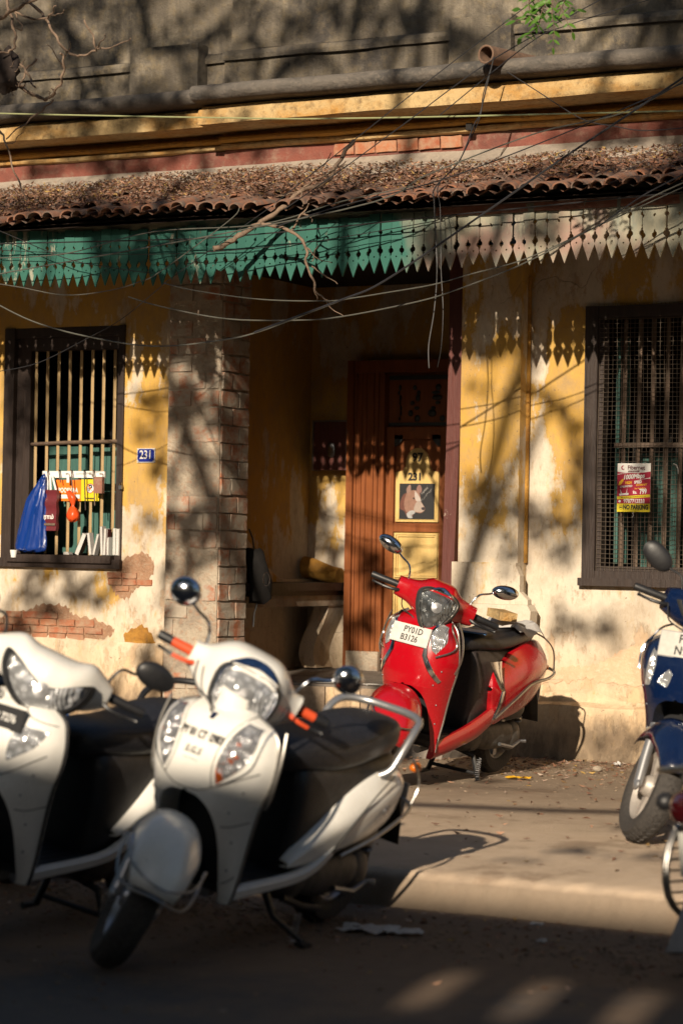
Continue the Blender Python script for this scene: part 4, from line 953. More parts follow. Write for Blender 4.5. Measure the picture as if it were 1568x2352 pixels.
    def line(nm, mat, pts, r_=.0018, off=.0005, both=True):
        for s_ in ((-1, 1) if both else (1,)): bs(MB().tube([apy(s_*y, z, off) for y, z in crom(pts, 5)], r_, 5), nm, mat, apron)
    for pa__ in st.get('patches', []): patch(*pa__)
    for ln in st.get('lines', []): line(*ln)
    def wtext(s_, size, y0, z0, mat, sx=1, bold=.0006, off=.004, shear=0):
        c = bpy.data.curves.new('t', 'FONT'); c.body = s_; c.size = size; c.offset = bold; c.align_x = 'CENTER'; c.align_y = 'CENTER'; c.extrude = 0; c.shear = shear; c.resolution_u = 3
        t = bpy.data.objects.new('t', c); COL.objects.link(t); bpy.context.view_layer.update()
        me = bpy.data.meshes.new_from_object(t.evaluated_get(bpy.context.evaluated_depsgraph_get())); bpy.data.objects.remove(t)
        for v in me.vertices: v.co = apy(y0+v.co.x*sx, z0+v.co.y, off)
        me.materials.clear(); me.materials.append(M[mat]); o = bpy.data.objects.new('lettering', me); COL.objects.link(o); o.parent = apron
    for w in st.get('wtext', []): wtext(*w)
    for y_, z_ in st.get('screws', [(.150, .555), (.155, .45), (.148, .35), (.18, .63)]):
        for s_ in (-1, 1): bs(MB().ell(apy(s_*y_, z_, .001), .003, .005, .005, 8, 5), 'screw', 'steel', apron)
    # ---- number plate
    if 'plate' in st:
        pl = st['plate']; zc_ = pl['z']; w, hh = pl['size']; x = apy(0, zc_)[0]+pl.get('dx', .012)
        T3 = Matrix.Translation((x, pl.get('y', 0), zc_)) @ Matrix.Rotation(radians(90), 4, 'Z') @ Matrix.Rotation(radians(pl.get('roll', 0)), 4, 'Y') @ Matrix.Rotation(radians(90-pl.get('tilt', 12)), 4, 'X')
        o = MB().box(-w/2, w/2, -hh/2, hh/2, -.003, 0, M=T3).build('number_plate', M[pl.get('mat', 'white')], root)
        e = .004; MB().box(-w/2-e, w/2+e, -hh/2-e, hh/2+e, -.006, -.0031, M=T3).build('plate_rim', M[pl.get('rim', 'ink')], o)
        for s_, dx, dy, sz, sx in pl['text']: text(s_, sz, M[pl.get('ink', 'ink')], o, T3 @ Matrix.Translation((dx, dy, .0005)), bold=sz*.018, ext=.0004, sx=sx)
    # ---- steering head: neck, cowl, lamp, grips, levers, mirrors
    bs(MB().rings([[Vector((x+rx*cos(t), ry*sin(t), z)) for t in [2*pi*k/16 for k in range(16)]] for x, z, rx, ry in ((.345, .80, .06, .07), (.335, .86, .052, .06), (.32, .92, .06, .07))]), 'neck', body, st_=True, sm=50)
    hd[0] = True
    cw = crom(st['cowl'], 4)                                # (y, cx, cz, rx, rz, exponent)
    def sup(c_, y): 
        _, cx, cz, rx, rz, e = c_
        return [Vector((cx+rx*math.copysign(abs(cos(t))**(2/e), cos(t)), y, cz+rz*math.copysign(abs(sin(t))**(2/e), sin(t)))) for t in [2*pi*k/28 for k in range(28)]]
    rg = [sup(c_, -c_[0]) for c_ in cw[::-1]]+[sup(c_, c_[0]) for c_ in cw[1:]]
    cowl = bs(MB().rings(rg), 'handlebar_cowl', body, st_=True, sm=50)
    L = st['lamp']; oc = Vector(L['c']); tl = radians(L.get('tilt', -12)); dm = L.get('depth', .03)
    out = crom([tuple(p) for p in L['out']]+[tuple(L['out'][0])], 4)[:-1]
    Rl = Matrix.Rotation(tl, 4, 'Y')
    def lp(y, z, x): return oc + (Rl @ Vector((x, y, z)))
    def bulge(y, z): return -L.get('wrap', 1.5)*y*y-.8*z*z
    bs(MB().rings([[lp(y*k, z*k, bulge(y*k, z*k)+dm*(1-k**2.5)) for y, z in out] for k in (1, .92, .8, .6, .4, .2, .02)], False), 'headlamp', L.get('mat', 'lens'), cowl, st_=True, sm=60)
    bs(MB().rings([[lp(y*k, z*k, bulge(y*k, z*k)+d) for y, z in out] for k, d in ((1.17, -.03), (1.16, .002), (1.09, .012), (1.03, .008), (1.01, -.004))], False), 'lamp_rim', L.get('rim', 'chrome'), cowl, st_=True, sm=60)
    bs(MB().rings([[lp(y*k, z*k, bulge(y*k, z*k)+d) for y, z in out] for k, d in ((1.24, -.03), (1.22, .0015), (1.165, .0035), (1.16, -.02))], False), 'lamp_gasket', 'seam', cowl, st_=True, sm=60)
    bs(MB().rings([[lp(.028*cos(t)*k, .028*sin(t)*k, bulge(0, 0)+dm+.001+.004*(1-k)) for t in [2*pi*j/16 for j in range(16)]] for k in (1, .7, .4, .05)], False), 'bulb_cap', 'silver', cowl, st_=True)
    for nm, mat, o1, d in L.get('extra', []):
        c2 = crom([tuple(p) for p in o1]+[tuple(o1[0])], 3)[:-1]; cy = sum(p[0] for p in c2)/len(c2); cz = sum(p[1] for p in c2)/len(c2)
        bs(MB().rings([[lp(cy+(y-cy)*k, cz+(z-cz)*k, bulge(cy+(y-cy)*k, cz+(z-cz)*k)+d*f) for y, z in c2] for k, f in ((1, .2), (.95, 1), (.6, 1.3), (.05, 1.4))], False), nm, mat, cowl, st_=True, sm=60)
    gy0, gy1 = st.get('grip', (.235, .365)); gx, gz = .262, .968
    for s_ in (-1, 1):
        g = st.get('gripmat', 'plastic')
        bs(MB().tube([(gx, s_*(gy0-.04), gz), (gx-.004, s_*gy0, gz), (gx-.016, s_*lerp(gy0, gy1, .62), gz-.004)], .0175, 12), 'grip', g, st_=True)
        bs(MB().tube([(gx-.016, s_*lerp(gy0, gy1, .625), gz-.004), (gx-.024, s_*gy1, gz-.006), (gx-.025, s_*(gy1+.012), gz-.006)], [.017, .0175, .015], 12), 'grip_end', 'plastic', st_=True)
        bs(MB().tube([Vector(p) for p in crom([(gx+.03, s_*(gy0-.05), gz-.01), (gx+.062, s_*(gy0+.0), gz-.022), (gx+.052, s_*lerp(gy0, gy1, .5), gz-.028)], 3)], [.010]*3+[.008]*4, 8), 'lever_sleeve' if g == 'orange' else 'brake_lever', g, st_=True)
        bs(MB().tube([(gx+.052, s_*lerp(gy0, gy1, .5), gz-.028), (gx+.038, s_*lerp(gy0, gy1, .85), gz-.028), (gx+.04, s_*gy1, gz-.026)], [.007, .006, .008], 8), 'brake_lever', 'plastic', st_=True)
        mi = st['mirror']; b0 = Vector((.27, s_*mi.get('by', .175), 1.0)); e0 = Vector((mi['x'], s_*mi['y'], mi['z']))
        m1 = b0+Vector((0, s_*.012, .055))
        mo = bs(MB().tube([Vector(p) for p in crom([tuple(b0-Vector((0, 0, .02))), tuple(b0+Vector((0, 0, .03))), tuple(m1.lerp(e0, .12)+Vector((0, 0, .02))), tuple(m1.lerp(e0, .6)+Vector((0, 0, .006))), tuple(e0)], 3)], .0052, 8).ell(b0, .013, .013, .018, 10, 6), 'mirror_stem', mi.get('stem', 'chrome'), st_=True)
        rx, ry, rz = mi['r']; Mm = Matrix.Rotation(s_*mi.get('yaw', .15), 3, 'Z') @ Matrix.Rotation(s_*mi.get('roll', -.15), 3, 'X')
        c_ = e0+Vector((0, s_*ry*.55, rz*.35))
        me_ = MB(); me_.ell(c_, rx, ry, rz, 22, 14, Mm, e=mi.get('e', .9)); me_.v = [v if (v-c_).x > -rx*.15 else Vector((c_.x-rx*.15+(v.x-c_.x)*.05, v.y, v.z)) for v in me_.v]
        bs(me_, 'mirror_shell', mi.get('mat', 'chrome'), mo, st_=True, sm=50)
    hd[0] = False
    for s_, e_ in ((-1, .05), (1, .03)): bs(MB().tube([Vector(p) for p in crom([(gx+.02, s_*.17, gz-.03), (gx+.07, s_*.15, gz-.09), (.40, s_*.08, .86), (.36, s_*e_, .80)], 5)], .0035, 6), 'brake_cable', 'cable', st_=True)
    # ---- floorboard with body-coloured sills
    mb = MB().box(-.10, .335, -.150, .150, .262, .285)
    for k in range(7): mb.box(-.06, .30, -.125+k*.040, -.113+k*.040, .2851, .2885)
    bs(mb, 'floorboard', 'plastic', sm=None)
    for s_ in (-1, 1):
        zs_ = st.get('sill', [(.335, .150, .255, .045), (.22, .160, .265, .042), (.05, .168, .272, .040), (-.10, .172, .285, .040), (-.20, .172, .315, .045), (-.28, .170, .36, .05)])
        bs(MB().rings([[Vector((x, s_*y, z+hh*.55)), Vector((x, s_*(y+.012), z+hh*.35)), Vector((x, s_*(y+.010), z-hh*.3)), Vector((x, s_*(y-.01), z-hh*.6)), Vector((x, s_*(y-.035), z-hh*.6)), Vector((x, s_*(y-.022), z+hh*.5))] for x, y, z, hh in crom(zs_, 4)]), 'sill', body, sm=45)
    # ---- core under the seat, seat, side panels
    def loft(tabl, nm, mat, e=2.6, sm=50, par=root, nn=24, flatb=1):
        rs = []
        for x, cz, ry, rz in crom(tabl, 3):
            rs.append([Vector((x, ry*math.copysign(abs(cos(t))**(2/e), cos(t)), cz+rz*(flatb if sin(t) < 0 else 1)*math.copysign(abs(sin(t))**(2/e), sin(t)))) for t in [2*pi*k/nn for k in range(nn)]])
        return bs(MB().rings(rs), nm, mat, par, sm=sm)
    core = loft([(x_, z_+st.get('seatdz', 0)*1.1, r1, r2) for x_, z_, r1, r2 in [(-.05, .50, .095, .19), (-.075, .50, .125, .225), (-.2, .52, .138, .21), (-.45, .57, .13, .15), (-.70, .62, .11, .10), (-.82, .64, .06, .06)]], 'under_seat_cover', st.get('coremat', 'plastic'), e=4.5)
    sz_, st2 = st.get('seatdz', 0), st.get('seatth', 1)
    seat = loft([(a_, b_+sz_-(st2-1)*.02, c_, d_*st2) for a_, b_, c_, d_ in [(.045, .735, .035, .022), (.02, .742, .085, .040), (-.08, .752, .118, .048), (-.25, .748, .140, .050), (-.40, .758, .145, .052), (-.52, .778, .142, .056), (-.66, .788, .125, .052), (-.76, .788, .085, .040), (-.795, .785, .04, .02)]], 'seat', st.get('seat', 'vinyl'), 3)
    bs(MB().tube([Vector((x, y, z+sz_+(st2-1)*.03)) for x, y, z in crom([(.03, .06, .755), (-.1, .112, .77), (-.3, .134, .77), (-.5, .136, .80), (-.7, .10, .81)], 4)], .0022, 5), 'seam', 'seam', seat)
    def panel_side(s_):
        rs = []
        for x, zt, zb, yt, ym, yb in crom(st['side'], 4):
            hgt = zt-zb
            rs.append([Vector((x, s_*y, z)) for y, z in crom([(yt-.03, zt+.004), (yt, zt-.012*min(1, hgt*8)), (ym, zt-hgt*.35), (ym*.995, zt-hgt*.65), (yb, zb), (yb-.03, zb-.004)], 3)])
        return bs(MB().grid(rs), 'side_panel', body, sm=50, solid=.004)
    sp_ = [panel_side(s_) for s_ in (-1, 1)]
    for k, pts in enumerate(st.get('sidelines', [])):
        for s_ in (-1, 1): bs(MB().tube([Vector((x, s_*y, z)) for x, y, z in crom(pts, 4)], .003 if k else .003, 6), 'side_trim' if st.get('sidetrim') else 'seam', st.get('sidetrim', 'seam'), sp_[(s_+1)//2])
    for s_ in (-1, 1):
        for nm, mat, A_, B_ in st.get('sidepatch', []):
            bs(MB().grid([[Vector((lerp(p[0], q_[0], t), s_*(lerp(p[1], q_[1], t)+.006*(0 < t < 1)), lerp(p[2], q_[2], t))) for t in (0, .15, .5, .85, 1)] for p, q_ in zip(crom(A_, 3), crom(B_, 3))]), nm, mat, sp_[(s_+1)//2])
    if 'sidetext' in st:
        s_, sz, x, y, z, rz_ = st['sidetext']
        text(s_, sz, M['chrome'], sp_[1], Matrix.Translation((x, y, z)) @ Matrix.Rotation(radians(180+rz_[0]), 4, 'Z') @ Matrix.Rotation(radians(rz_[1]), 4, 'Y') @ Matrix.Rotation(pi/2+radians(rz_[2]), 4, 'X'), bold=.0008, shear=.3)
    # ---- tail, lamp, rails, rear guard and plate
    loft([(x_-st.get('seatdz', 0)*.8, z_+st.get('seatdz', 0)*1.5, r1, r2) for x_, z_, r1, r2 in [(-.84, .655, .075, .05), (-.90, .65, .07, .045), (-.935, .645, .05, .03), (-.945, .643, .01, .01)]], 'tail_lamp', 'redlens')
    for s_ in (-1, 1): bs(MB().ell((-.90, s_*.11, .60), .03, .022, .02, 12, 8), 'indicator', 'amber')
    for nm, mat, pts, r_ in st.get('rails', []):
        half_ = crom(pts, 5); full = [Vector((x, y, z)) for x, y, z in half_]+[Vector((x, -y, z)) for x, y, z in half_[-2::-1]]
        bs(MB().tube(full, r_, 10), nm, mat)
    for nm, mat, pts, r_ in st.get('bars', []):
        for s_ in (-1, 1): bs(MB().tube([Vector((x, s_*y, z)) for x, y, z in crom(pts, 4)], r_, 8), nm, mat)
    bs(MB().grid([[Vector((x, y, z)) for y in (-.075, 0, .075)] for x, z in ((-.78, .60), (-.88, .52), (-.95, .40), (-.985, .28))]), 'rear_mudguard', 'plastic', sm=40, solid=.006)
    rp = MB().box(-.99, -.984, -.075, .075, .40, .52, M=Matrix.Translation((.03, 0, 0))).build('rear_plate', M['white'], root)
    # ---- engine, suspension, stands, exhaust
    e = bs(MB().ell((-.42, .085, .235), .24, .055, .075, 20, 12, e=.7).ell((-.62, .09, .225), .085, .05, .085, 18, 10).ell((-.20, .03, .24), .13, .10, .085, 16, 10, e=.7), 'engine', 'engine')
    for k in range(6): bs(MB().box(-.20+k*.014, -.192+k*.014, -.08, .11, .17, .30), 'cooling_fin', 'engine', e, sm=None) if k < 4 else None
    bs(MB().ell((-.52, .115, .385), .14, .045, .06, 16, 10, e=.55), 'air_filter', 'plastic')
    sh = bs(MB().tube([(-.68, .10, .26), (-.62, .11, .56)], .014, 8), 'shock_absorber', 'engine')
    sp3 = [Vector((-.67+.05*k/60+.026*cos(k*.9), .10+.01*k/60+.026*sin(k*.9), .30+.20*k/60)) for k in range(60)]
    bs(MB().tube(sp3, .0045, 5), 'spring', 'rawbrick' if False else 'steel', sh)
    bs(MB().tube([(-.40, .15, .20), (-.52, .165, .18), (-.60, .17, .21), (-.615, .20, .215)], [.011, .010, .009, .012], 8), 'kick_starter', 'steel')
    bs(MB().tube([(.0, -.13, .14), (-.35, -.16, .16)], .02, 10).tube([(-.35, -.16, .165), (-.5, -.165, .21), (-.85, -.165, .28)], [.035, .052, .05], 14), 'exhaust', 'steel')
    ctr = st.get('centre', False)
    if ctr:
        mb = MB().tube([(-.16, .02, .17), (-.19, .11, .14), (-.20, .155, .015), (-.14, .17, .008)], .014, 8).tube([(-.16, -.02, .17), (-.19, -.11, .14), (-.20, -.155, .015), (-.14, -.17, .008)], .014, 8).tube([(-.20, -.14, .05), (-.20, .14, .05)], .010, 8)
    else: mb = MB().tube([(-.10, .12, .19), (-.22, .14, .15), (-.34, .145, .13), (-.34, -.145, .13), (-.22, -.14, .15), (-.10, -.12, .19)], .013, 8)
    cs = bs(mb, 'centre_stand', 'plastic')
    sp4 = [Vector((-.17+.012*cos(k*1.1), .16+.012*sin(k*1.1), .04+.10*k/50)) for k in range(50)]
    bs(MB().tube(sp4, .0028, 5), 'stand_spring', 'silver', cs)
    if not ctr:
        fz = tan_l = math.tan(lean)*.30
        bs(MB().tube([(.02, .12, .22), (.0, .155, .15), (-.045, .265, fz+.012)], [.014, .011, .010], 8).box(-.075, -.02, .25, .29, fz, fz+.012), 'side_stand', 'plastic')
    root.matrix_world = Matrix.Translation(loc) @ Matrix.Rotation(head, 4, 'Z') @ Matrix.Rotation(-lean, 4, 'X') @ Matrix.Scale(size, 4)
    return root
AP_BASE = [(.872, .345, .325, 0, .075, 2.2), (.850, .405, .335, 0, .145, 2.6), (.818, .438, .340, 0, .200, 2.9), (.775, .460, .345, 0, .220, 3), (.72, .480, .345, 0, .227, 3), (.65, .492, .342, 0, .220, 3), (.595, .495, .338, 0, .203, 3), (.585, .494, .337, .050, .201, 3), (.555, .488, .335, .090, .195, 3), (.50, .465, .33, .112, .186, 3), (.42, .43, .325, .122, .178, 3), (.34, .40, .322, .126, .172, 3), (.27, .375, .325, .13, .166, 3), (.232, .36, .33, .134, .16, 3)]
WHITE = dict(paint='p_white', apron=AP_BASE, trim='greybar', gripmat='orange', grip=(.205, .315), hoff=(-.12, .015, -.05),
    cowl=[(0, .335, .972, .112, .125, 2.7), (.07, .332, .972, .108, .120, 2.8), (.115, .318, .968, .088, .100, 2.7), (.155, .29, .962, .062, .066, 2.5), (.185, .272, .966, .048, .048, 2.5), (.205, .262, .968, .044, .044, 2.6)],
    lamp=dict(c=(.455, 0, .968), tilt=-16, depth=.034, wrap=1.2, out=[(0, .076), (.055, .074), (.090, .050), (.094, 0), (.082, -.048), (.048, -.082), (0, -.090), (-.048, -.082), (-.082, -.048), (-.094, 0), (-.090, .050), (-.055, .074)],
        extra=[('visor', 'visor', [(-.098, .080), (-.05, .118), (0, .128), (.05, .118), (.098, .080), (.060, .094), (0, .098), (-.060, .094)], .014)]),
    mirror=dict(x=.21, y=.285, z=1.11, r=(.036, .055, .050), mat='chrome', e=1.0),
    patches=[('indicator_lamp', 'lensamb', [(.120, .845), (.095, .78), (.088, .70), (.10, .645)], [(.168, .835), (.180, .78), (.165, .71), (.105, .640)]),
             ('emblem', 'p_navy', [(.0001, .848), (.0001, .828)], [(.012, .848), (.008, .828)], .003)],
    lines=[('seam', 'seam', [(.115, .865), (.082, .78), (.075, .70), (.092, .625)]), ('seam', 'seam', [(.092, .625), (.05, .605), (0, .60)]), ('seam', 'seam', [(.092, .625), (.15, .66), (.208, .70)]), ('seam', 'seam', [(.128, .50), (.155, .505), (.186, .525)]), ('seam', 'seam', [(.134, .30), (.15, .31), (.166, .33)]), ('lamp_edge', 'chrome', [(.185, .84), (.192, .78), (.18, .70), (.105, .632)], .0035)],
    wtext=[('PY 01 CT ·2983', .036, 0, .775, 'ink', .70, .0012, .006), ('S.G.S', .030, -.01, .722, 'ink', 1, .0008, .004, .2), ('~~~~~', .02, -.01, .695, 'ink', 1, 0, .004, .2)],
    side=[(-.02, .335, .318, .150, .158, .155), (-.08, .38, .322, .150, .166, .165), (-.20, .465, .335, .150, .178, .170), (-.36, .545, .36, .148, .186, .172), (-.54, .60, .39, .140, .186, .170), (-.70, .615, .43, .125, .165, .150), (-.80, .60, .48, .095, .125, .110), (-.86, .58, .52, .05, .07, .06)], seatdz=-.055, seatth=1.35,
    sidelines=[[(-.26, .184, .36), (-.38, .192, .47), (-.50, .190, .555), (-.64, .165, .60)]],
    sidetext=('125', .045, -.60, .184, .48, (12, 0, 0)),
    rails=[('grab_rail', 'silver', [(-.58, .135, .60), (-.60, .165, .63), (-.63, .178, .70), (-.68, .180, .77), (-.74, .16, .80), (-.79, .09, .805), (-.80, 0, .805)], .0145),
           ('rear_guard', 'greybar', [(-.34, .178, .335), (-.5, .205, .39), (-.70, .20, .45), (-.84, .155, .47), (-.89, .08, .475), (-.90, 0, .475)], .007)],
    bars=[('leg_guard', 'greybar', [(.33, .232, .84), (.345, .245, .74), (.35, .238, .62), (.345, .225, .58)], .0055), ('tail_bar', 'greybar', [(-.85, .15, .47), (-.88, .15, .55), (-.83, .13, .64)], .005)])
white = scooter('scooter', 'dusty white scooter with orange-sleeved grips parked on its side stand in the road', WHITE, Vector((-4.255, 7.21, 0)), atan2(-1, -.03), radians(14), radians(39), 'scooters parked in front of the house', 1.0)
W2 = dict(WHITE); W2.update(paint='p_white2', gripmat='plastic', grip=(.235, .345), trim='plastic', fguard=False, hoff=(-.07, .05, -.02),
    cowl=[(0, .345, .972, .118, .078, 2.3), (.07, .338, .970, .110, .080, 2.3), (.13, .315, .975, .09, .085, 2.2), (.185, .285, .968, .062, .062, 2.2), (.225, .268, .966, .036, .036, 2.2)],
    lamp=dict(c=(.486, 0, .946), tilt=-18, depth=.026, wrap=2.5, out=[(0, .012), (.05, .03), (.10, .062), (.135, .075), (.132, .03), (.10, -.02), (.05, -.058), (0, -.068), (-.05, -.058), (-.10, -.02), (-.132, .03), (-.135, .075), (-.10, .062), (-.05, .03)], rim='plastic', extra=[]),
    mirror=dict(x=.20, y=.295, z=1.075, by=.20, r=(.026, .078, .046), mat='plastic', stem='plastic', e=.95, yaw=.3),
    patches=[('indicator_lamp', 'lens', [(.105, .79), (.09, .74), (.09, .69)], [(.195, .78), (.17, .72), (.10, .665)])],
    lines=[('seam', 'seam', [(.08, .86), (.12, .82), (.205, .80)]), ('seam', 'seam', [(.0, .60), (.10, .62), (.205, .70)]), ('seam', 'seam', [(.13, .50), (.16, .50), (.188, .515)])],
    wtext=[], plate=dict(z=.80, size=(.24, .072), mat='ink', ink='cloth_w', rim='ink', dx=.01, tilt=10, text=[('PY 01 CJ 7276', 0, 0, .036, .85)]), coremat='plastic', centre=True,
    side=[(-.16, .37, .355, .150, .168, .160), (-.26, .45, .365, .150, .178, .165), (-.40, .56, .40, .148, .184, .170), (-.56, .66, .46, .138, .18, .165), (-.72, .70, .53, .12, .155, .145), (-.85, .70, .58, .085, .11, .10), (-.93, .68, .63, .04, .06, .05)], sidelines=[], sidetext=('110', .03, -.66, .175, .60, (10, 0, 0)),
    rails=[('grab_rail', 'plastic', [(-.60, .14, .72), (-.68, .165, .79), (-.80, .15, .83), (-.87, .07, .84), (-.875, 0, .84)], .013)], bars=[])
scooter('scooter', 'cream white scooter with black mirrors and black number plate cut by the left edge', W2, Vector((-5.00, 7.14, 0)), atan2(-1, -.03), radians(11), radians(36), 'scooters parked in front of the house', 1.0)
RED_AP = [(.925, .345, .325, 0, .06, 2.2), (.885, .42, .340, 0, .14, 2.6), (.84, .455, .345, 0, .190, 3), (.77, .475, .345, 0, .212, 3), (.68, .490, .338, 0, .222, 3), (.61, .495, .33, 0, .212, 3), (.545, .49, .325, 0, .196, 3), (.535, .488, .324, .055, .194, 3), (.50, .475, .322, .10, .187, 3), (.43, .445, .32, .122, .176, 3), (.36, .415, .32, .126, .168, 3), (.28, .38, .325, .13, .158, 3), (.20, .35, .33, .134, .15, 3)]
RED = dict(paint='p_red', apron=RED_AP, trim='greybar', grip=(.225, .345), coremat='vinylbrown', centre=True, fork='plastic', fender=(.135, .315), f0=16,
    cowl=[(0, .34, .968, .11, .115, 2.2), (.06, .335, .968, .105, .112, 2.3), (.11, .312, .968, .078, .075, 2.4), (.15, .288, .968, .058, .060, 2.6), (.19, .272, .966, .052, .054, 2.8), (.215, .265, .966, .048, .050, 2.8)],
    lamp=dict(c=(.452, 0, .958), tilt=-14, depth=.034, wrap=1.4, mat='lens2', out=[(0, .080), (.055, .078), (.092, .050), (.084, -.008), (.052, -.068), (.020, -.106), (0, -.112), (-.020, -.106), (-.052, -.068), (-.084, -.008), (-.092, .050), (-.055, .078)], rim='greybar',
        extra=[('lamp_brow', 'chrome', [(-.070, .083), (0, .115), (.070, .083), (.045, .087), (0, .092), (-.045, .087)], .014)]),
    mirror=dict(x=.19, y=.285, z=1.125, r=(.034, .072, .038), mat='chrome', stem='chrome', e=1.0, roll=.22),
    patches=[('indicator_lamp', 'lens', [(.118, .875), (.108, .80), (.125, .735)], [(.165, .855), (.182, .78), (.150, .715)]),
             ('chrome_blade', 'chrome', [(.132, .90), (.092, .80), (.085, .70)], [(.150, .895), (.105, .80), (.112, .70)], .006), ('chrome_blade', 'chrome', [(.085, .70), (.12, .63), (.165, .565)], [(.112, .70), (.145, .64), (.178, .58)], .006)],
    lines=[('guard_wire', 'greybar', [(.10, .91), (.155, .875), (.20, .80), (.205, .74), (.15, .70)], .004, .012)],
    plate=dict(z=.795, size=(.215, .092), y=.0, roll=3, dx=.012, tilt=16, mat='white', rim='white', text=[('PY01D', .012, .021, .045, .88), ('B3126', .0, -.022, .045, .88)]),
    side=[(-.20, .52, .50, .150, .162, .155), (-.22, .58, .40, .150, .172, .165), (-.26, .62, .325, .150, .182, .165), (-.38, .685, .35, .150, .198, .168), (-.54, .735, .375, .142, .205, .162), (-.70, .755, .42, .125, .190, .150), (-.84, .735, .48, .095, .150, .12), (-.95, .66, .55, .05, .075, .06)],
    sidelines=[], sidepatch=[('chrome_blade', 'chrome', [(-.12, .165, .66), (-.20, .188, .55), (-.26, .190, .50)], [(-.24, .176, .665), (-.245, .19, .57), (-.285, .194, .505)]), ('chrome_blade', 'chrome', [(-.26, .190, .50), (-.23, .192, .42), (-.20, .178, .345)], [(-.285, .194, .505), (-.26, .195, .42), (-.225, .182, .35)])],
    sidetext=('fascino', .048, -.70, .180, .60, (12, 0, 0)),
    sill=[(.335, .145, .205, .075), (.22, .155, .23, .085), (.05, .165, .27, .09), (-.10, .172, .315, .10), (-.24, .174, .37, .09), (-.40, .172, .41, .06), (-.56, .165, .45, .04)],
    rails=[('rear_guard', 'greybar', [(-.22, .19, .355), (-.40, .212, .46), (-.56, .215, .535), (-.78, .20, .555), (-.93, .16, .575), (-1.0, .09, .585), (-1.01, 0, .585)], .009)],
    bars=[('tail_bar', 'greybar', [(-.70, .12, .80), (-.78, .155, .765), (-.87, .165, .70), (-.93, .155, .59)], .0045), ('leg_guard', 'greybar', [(.35, .20, .885), (.34, .232, .80), (.35, .245, .70), (.345, .215, .62)], .0055)])
red = scooter('scooter', 'glossy red scooter with chrome blades and white plate standing by the porch step', RED, Vector((-5.74, 11.93, pave_z(11.9)+.004)), atan2(-.998, -.056), radians(8), radians(36), 'scooters parked in front of the house', 1.03)
NAVY = dict(W2); NAVY.update(paint='p_navy', rim='rimcream', trim='greybar', fguard=False, fender=(.11, .295), fork='silver', centre=True, 
    cowl=[(0, .34, .965, .105, .085, 2.3), (.07, .335, .965, .10, .085, 2.3), (.13, .315, .968, .085, .080, 2.3), (.18, .285, .968, .062, .066, 2.3), (.22, .265, .966, .045, .05, 2.3)],
    lamp=dict(c=(.482, 0, .940), tilt=-14, depth=.024, wrap=2.4, mat='lensamb', out=[(0, -.06), (.04, -.05), (.10, -.015), (.15, .055), (.145, .065), (.10, .05), (.05, .03), (0, .025), (-.05, .03), (-.10, .05), (-.145, .065), (-.15, .055), (-.10, -.015), (-.04, -.05)], rim='p_navy', extra=[]),
    mirror=dict(x=.20, y=.265, z=1.10, by=.17, r=(.024, .078, .048), mat='plastic', stem='plastic', e=.8, roll=.45, yaw=.2),
    patches=[('chrome_blade', 'lens', [(.125, .78), (.118, .72), (.135, .64)], [(.150, .80), (.165, .72), (.165, .635)]), ('chrome_blade', 'lens', [(.03, .70), (.04, .66), (.05, .64)], [(.05, .72), (.08, .69), (.10, .66)])],
    lines=[('guard_wire', 'chrome', [(.10, .90), (.16, .87), (.205, .78), (.20, .70)], .005, .014)],
    wtext=[('HONDA', .028, 0, .888, 'silver', 1.1, .0006, .012)],
    plate=dict(z=.825, size=(.235, .105), dx=.02, tilt=12, mat='olive', rim='silver', text=[('PY05', .015, .024, .052, .9), ('N9342', .018, -.026, .052, .9)]))
scooter('scooter', 'dark navy scooter with dusty cream wheel and silver plate cut by the right edge', NAVY, Vector((-3.68, 10.45, pave_z(10.4)+.003)), atan2(-1, -.03), radians(6), radians(40), 'scooters parked in front of the house', 1.03)
BLUE = dict(W2); BLUE.update(paint='p_blue', mirror=dict(x=.20, y=.295, z=1.05, by=.20, r=(.026, .07, .04), mat='plastic', stem='plastic'))
BLUE.pop('plate')
scooter('scooter', 'bright blue scooter mostly hidden behind the cream white one', BLUE, Vector((-6.42, 7.98, 0)), atan2(0, -1), radians(9), radians(20), 'scooters parked in front of the house')

# things lying on the red scooter
Rm = red.matrix_world
o = thing('booklet', (0, 0, 0), 'pale blue booklet lying on the front of the red scooter seat', 'booklet'); 
Tb = Rm @ Matrix.Translation((-.06, .02, .806)) @ Matrix.Rotation(.5, 4, 'Z')
MB().box(-.075, .075, -.12, .12, 0, .006, M=Tb).build('cover', M['indigo'], o); MB().box(-.073, .073, -.118, .118, .0061, .0085, M=Tb).build('pages', M['indigo'], o)
rows = []; q = random.Random(4)
for i in range(9):
    rows.append([Rm @ Vector((lerp(-.42, -.76, i/8), lerp(-.17, .17, j/8), .836+.018*sin(i*1.3+j*.9)+.010*q.random()-.11*max(0, abs(j-4)/4-.72)*1.3-(.02 if i == 8 else 0))) for j in range(9)])
o = MB().grid(rows).build('newspaper', M['paper'], None, 30, solid=.003); tag(o, 'crumpled newspaper spread over the rear of the red scooter seat', 'newspaper')
o = MB().box(-.09, .09, -.05, .05, 0, .045, M=Rm @ Matrix.Translation((-.45, .03, .865)) @ Matrix.Rotation(.9, 4, 'Z')).build('plastic_tub', M['cornpale'], None, sub=0); tag(o, 'small yellowish tub resting on the newspaper of the red scooter', 'tub')

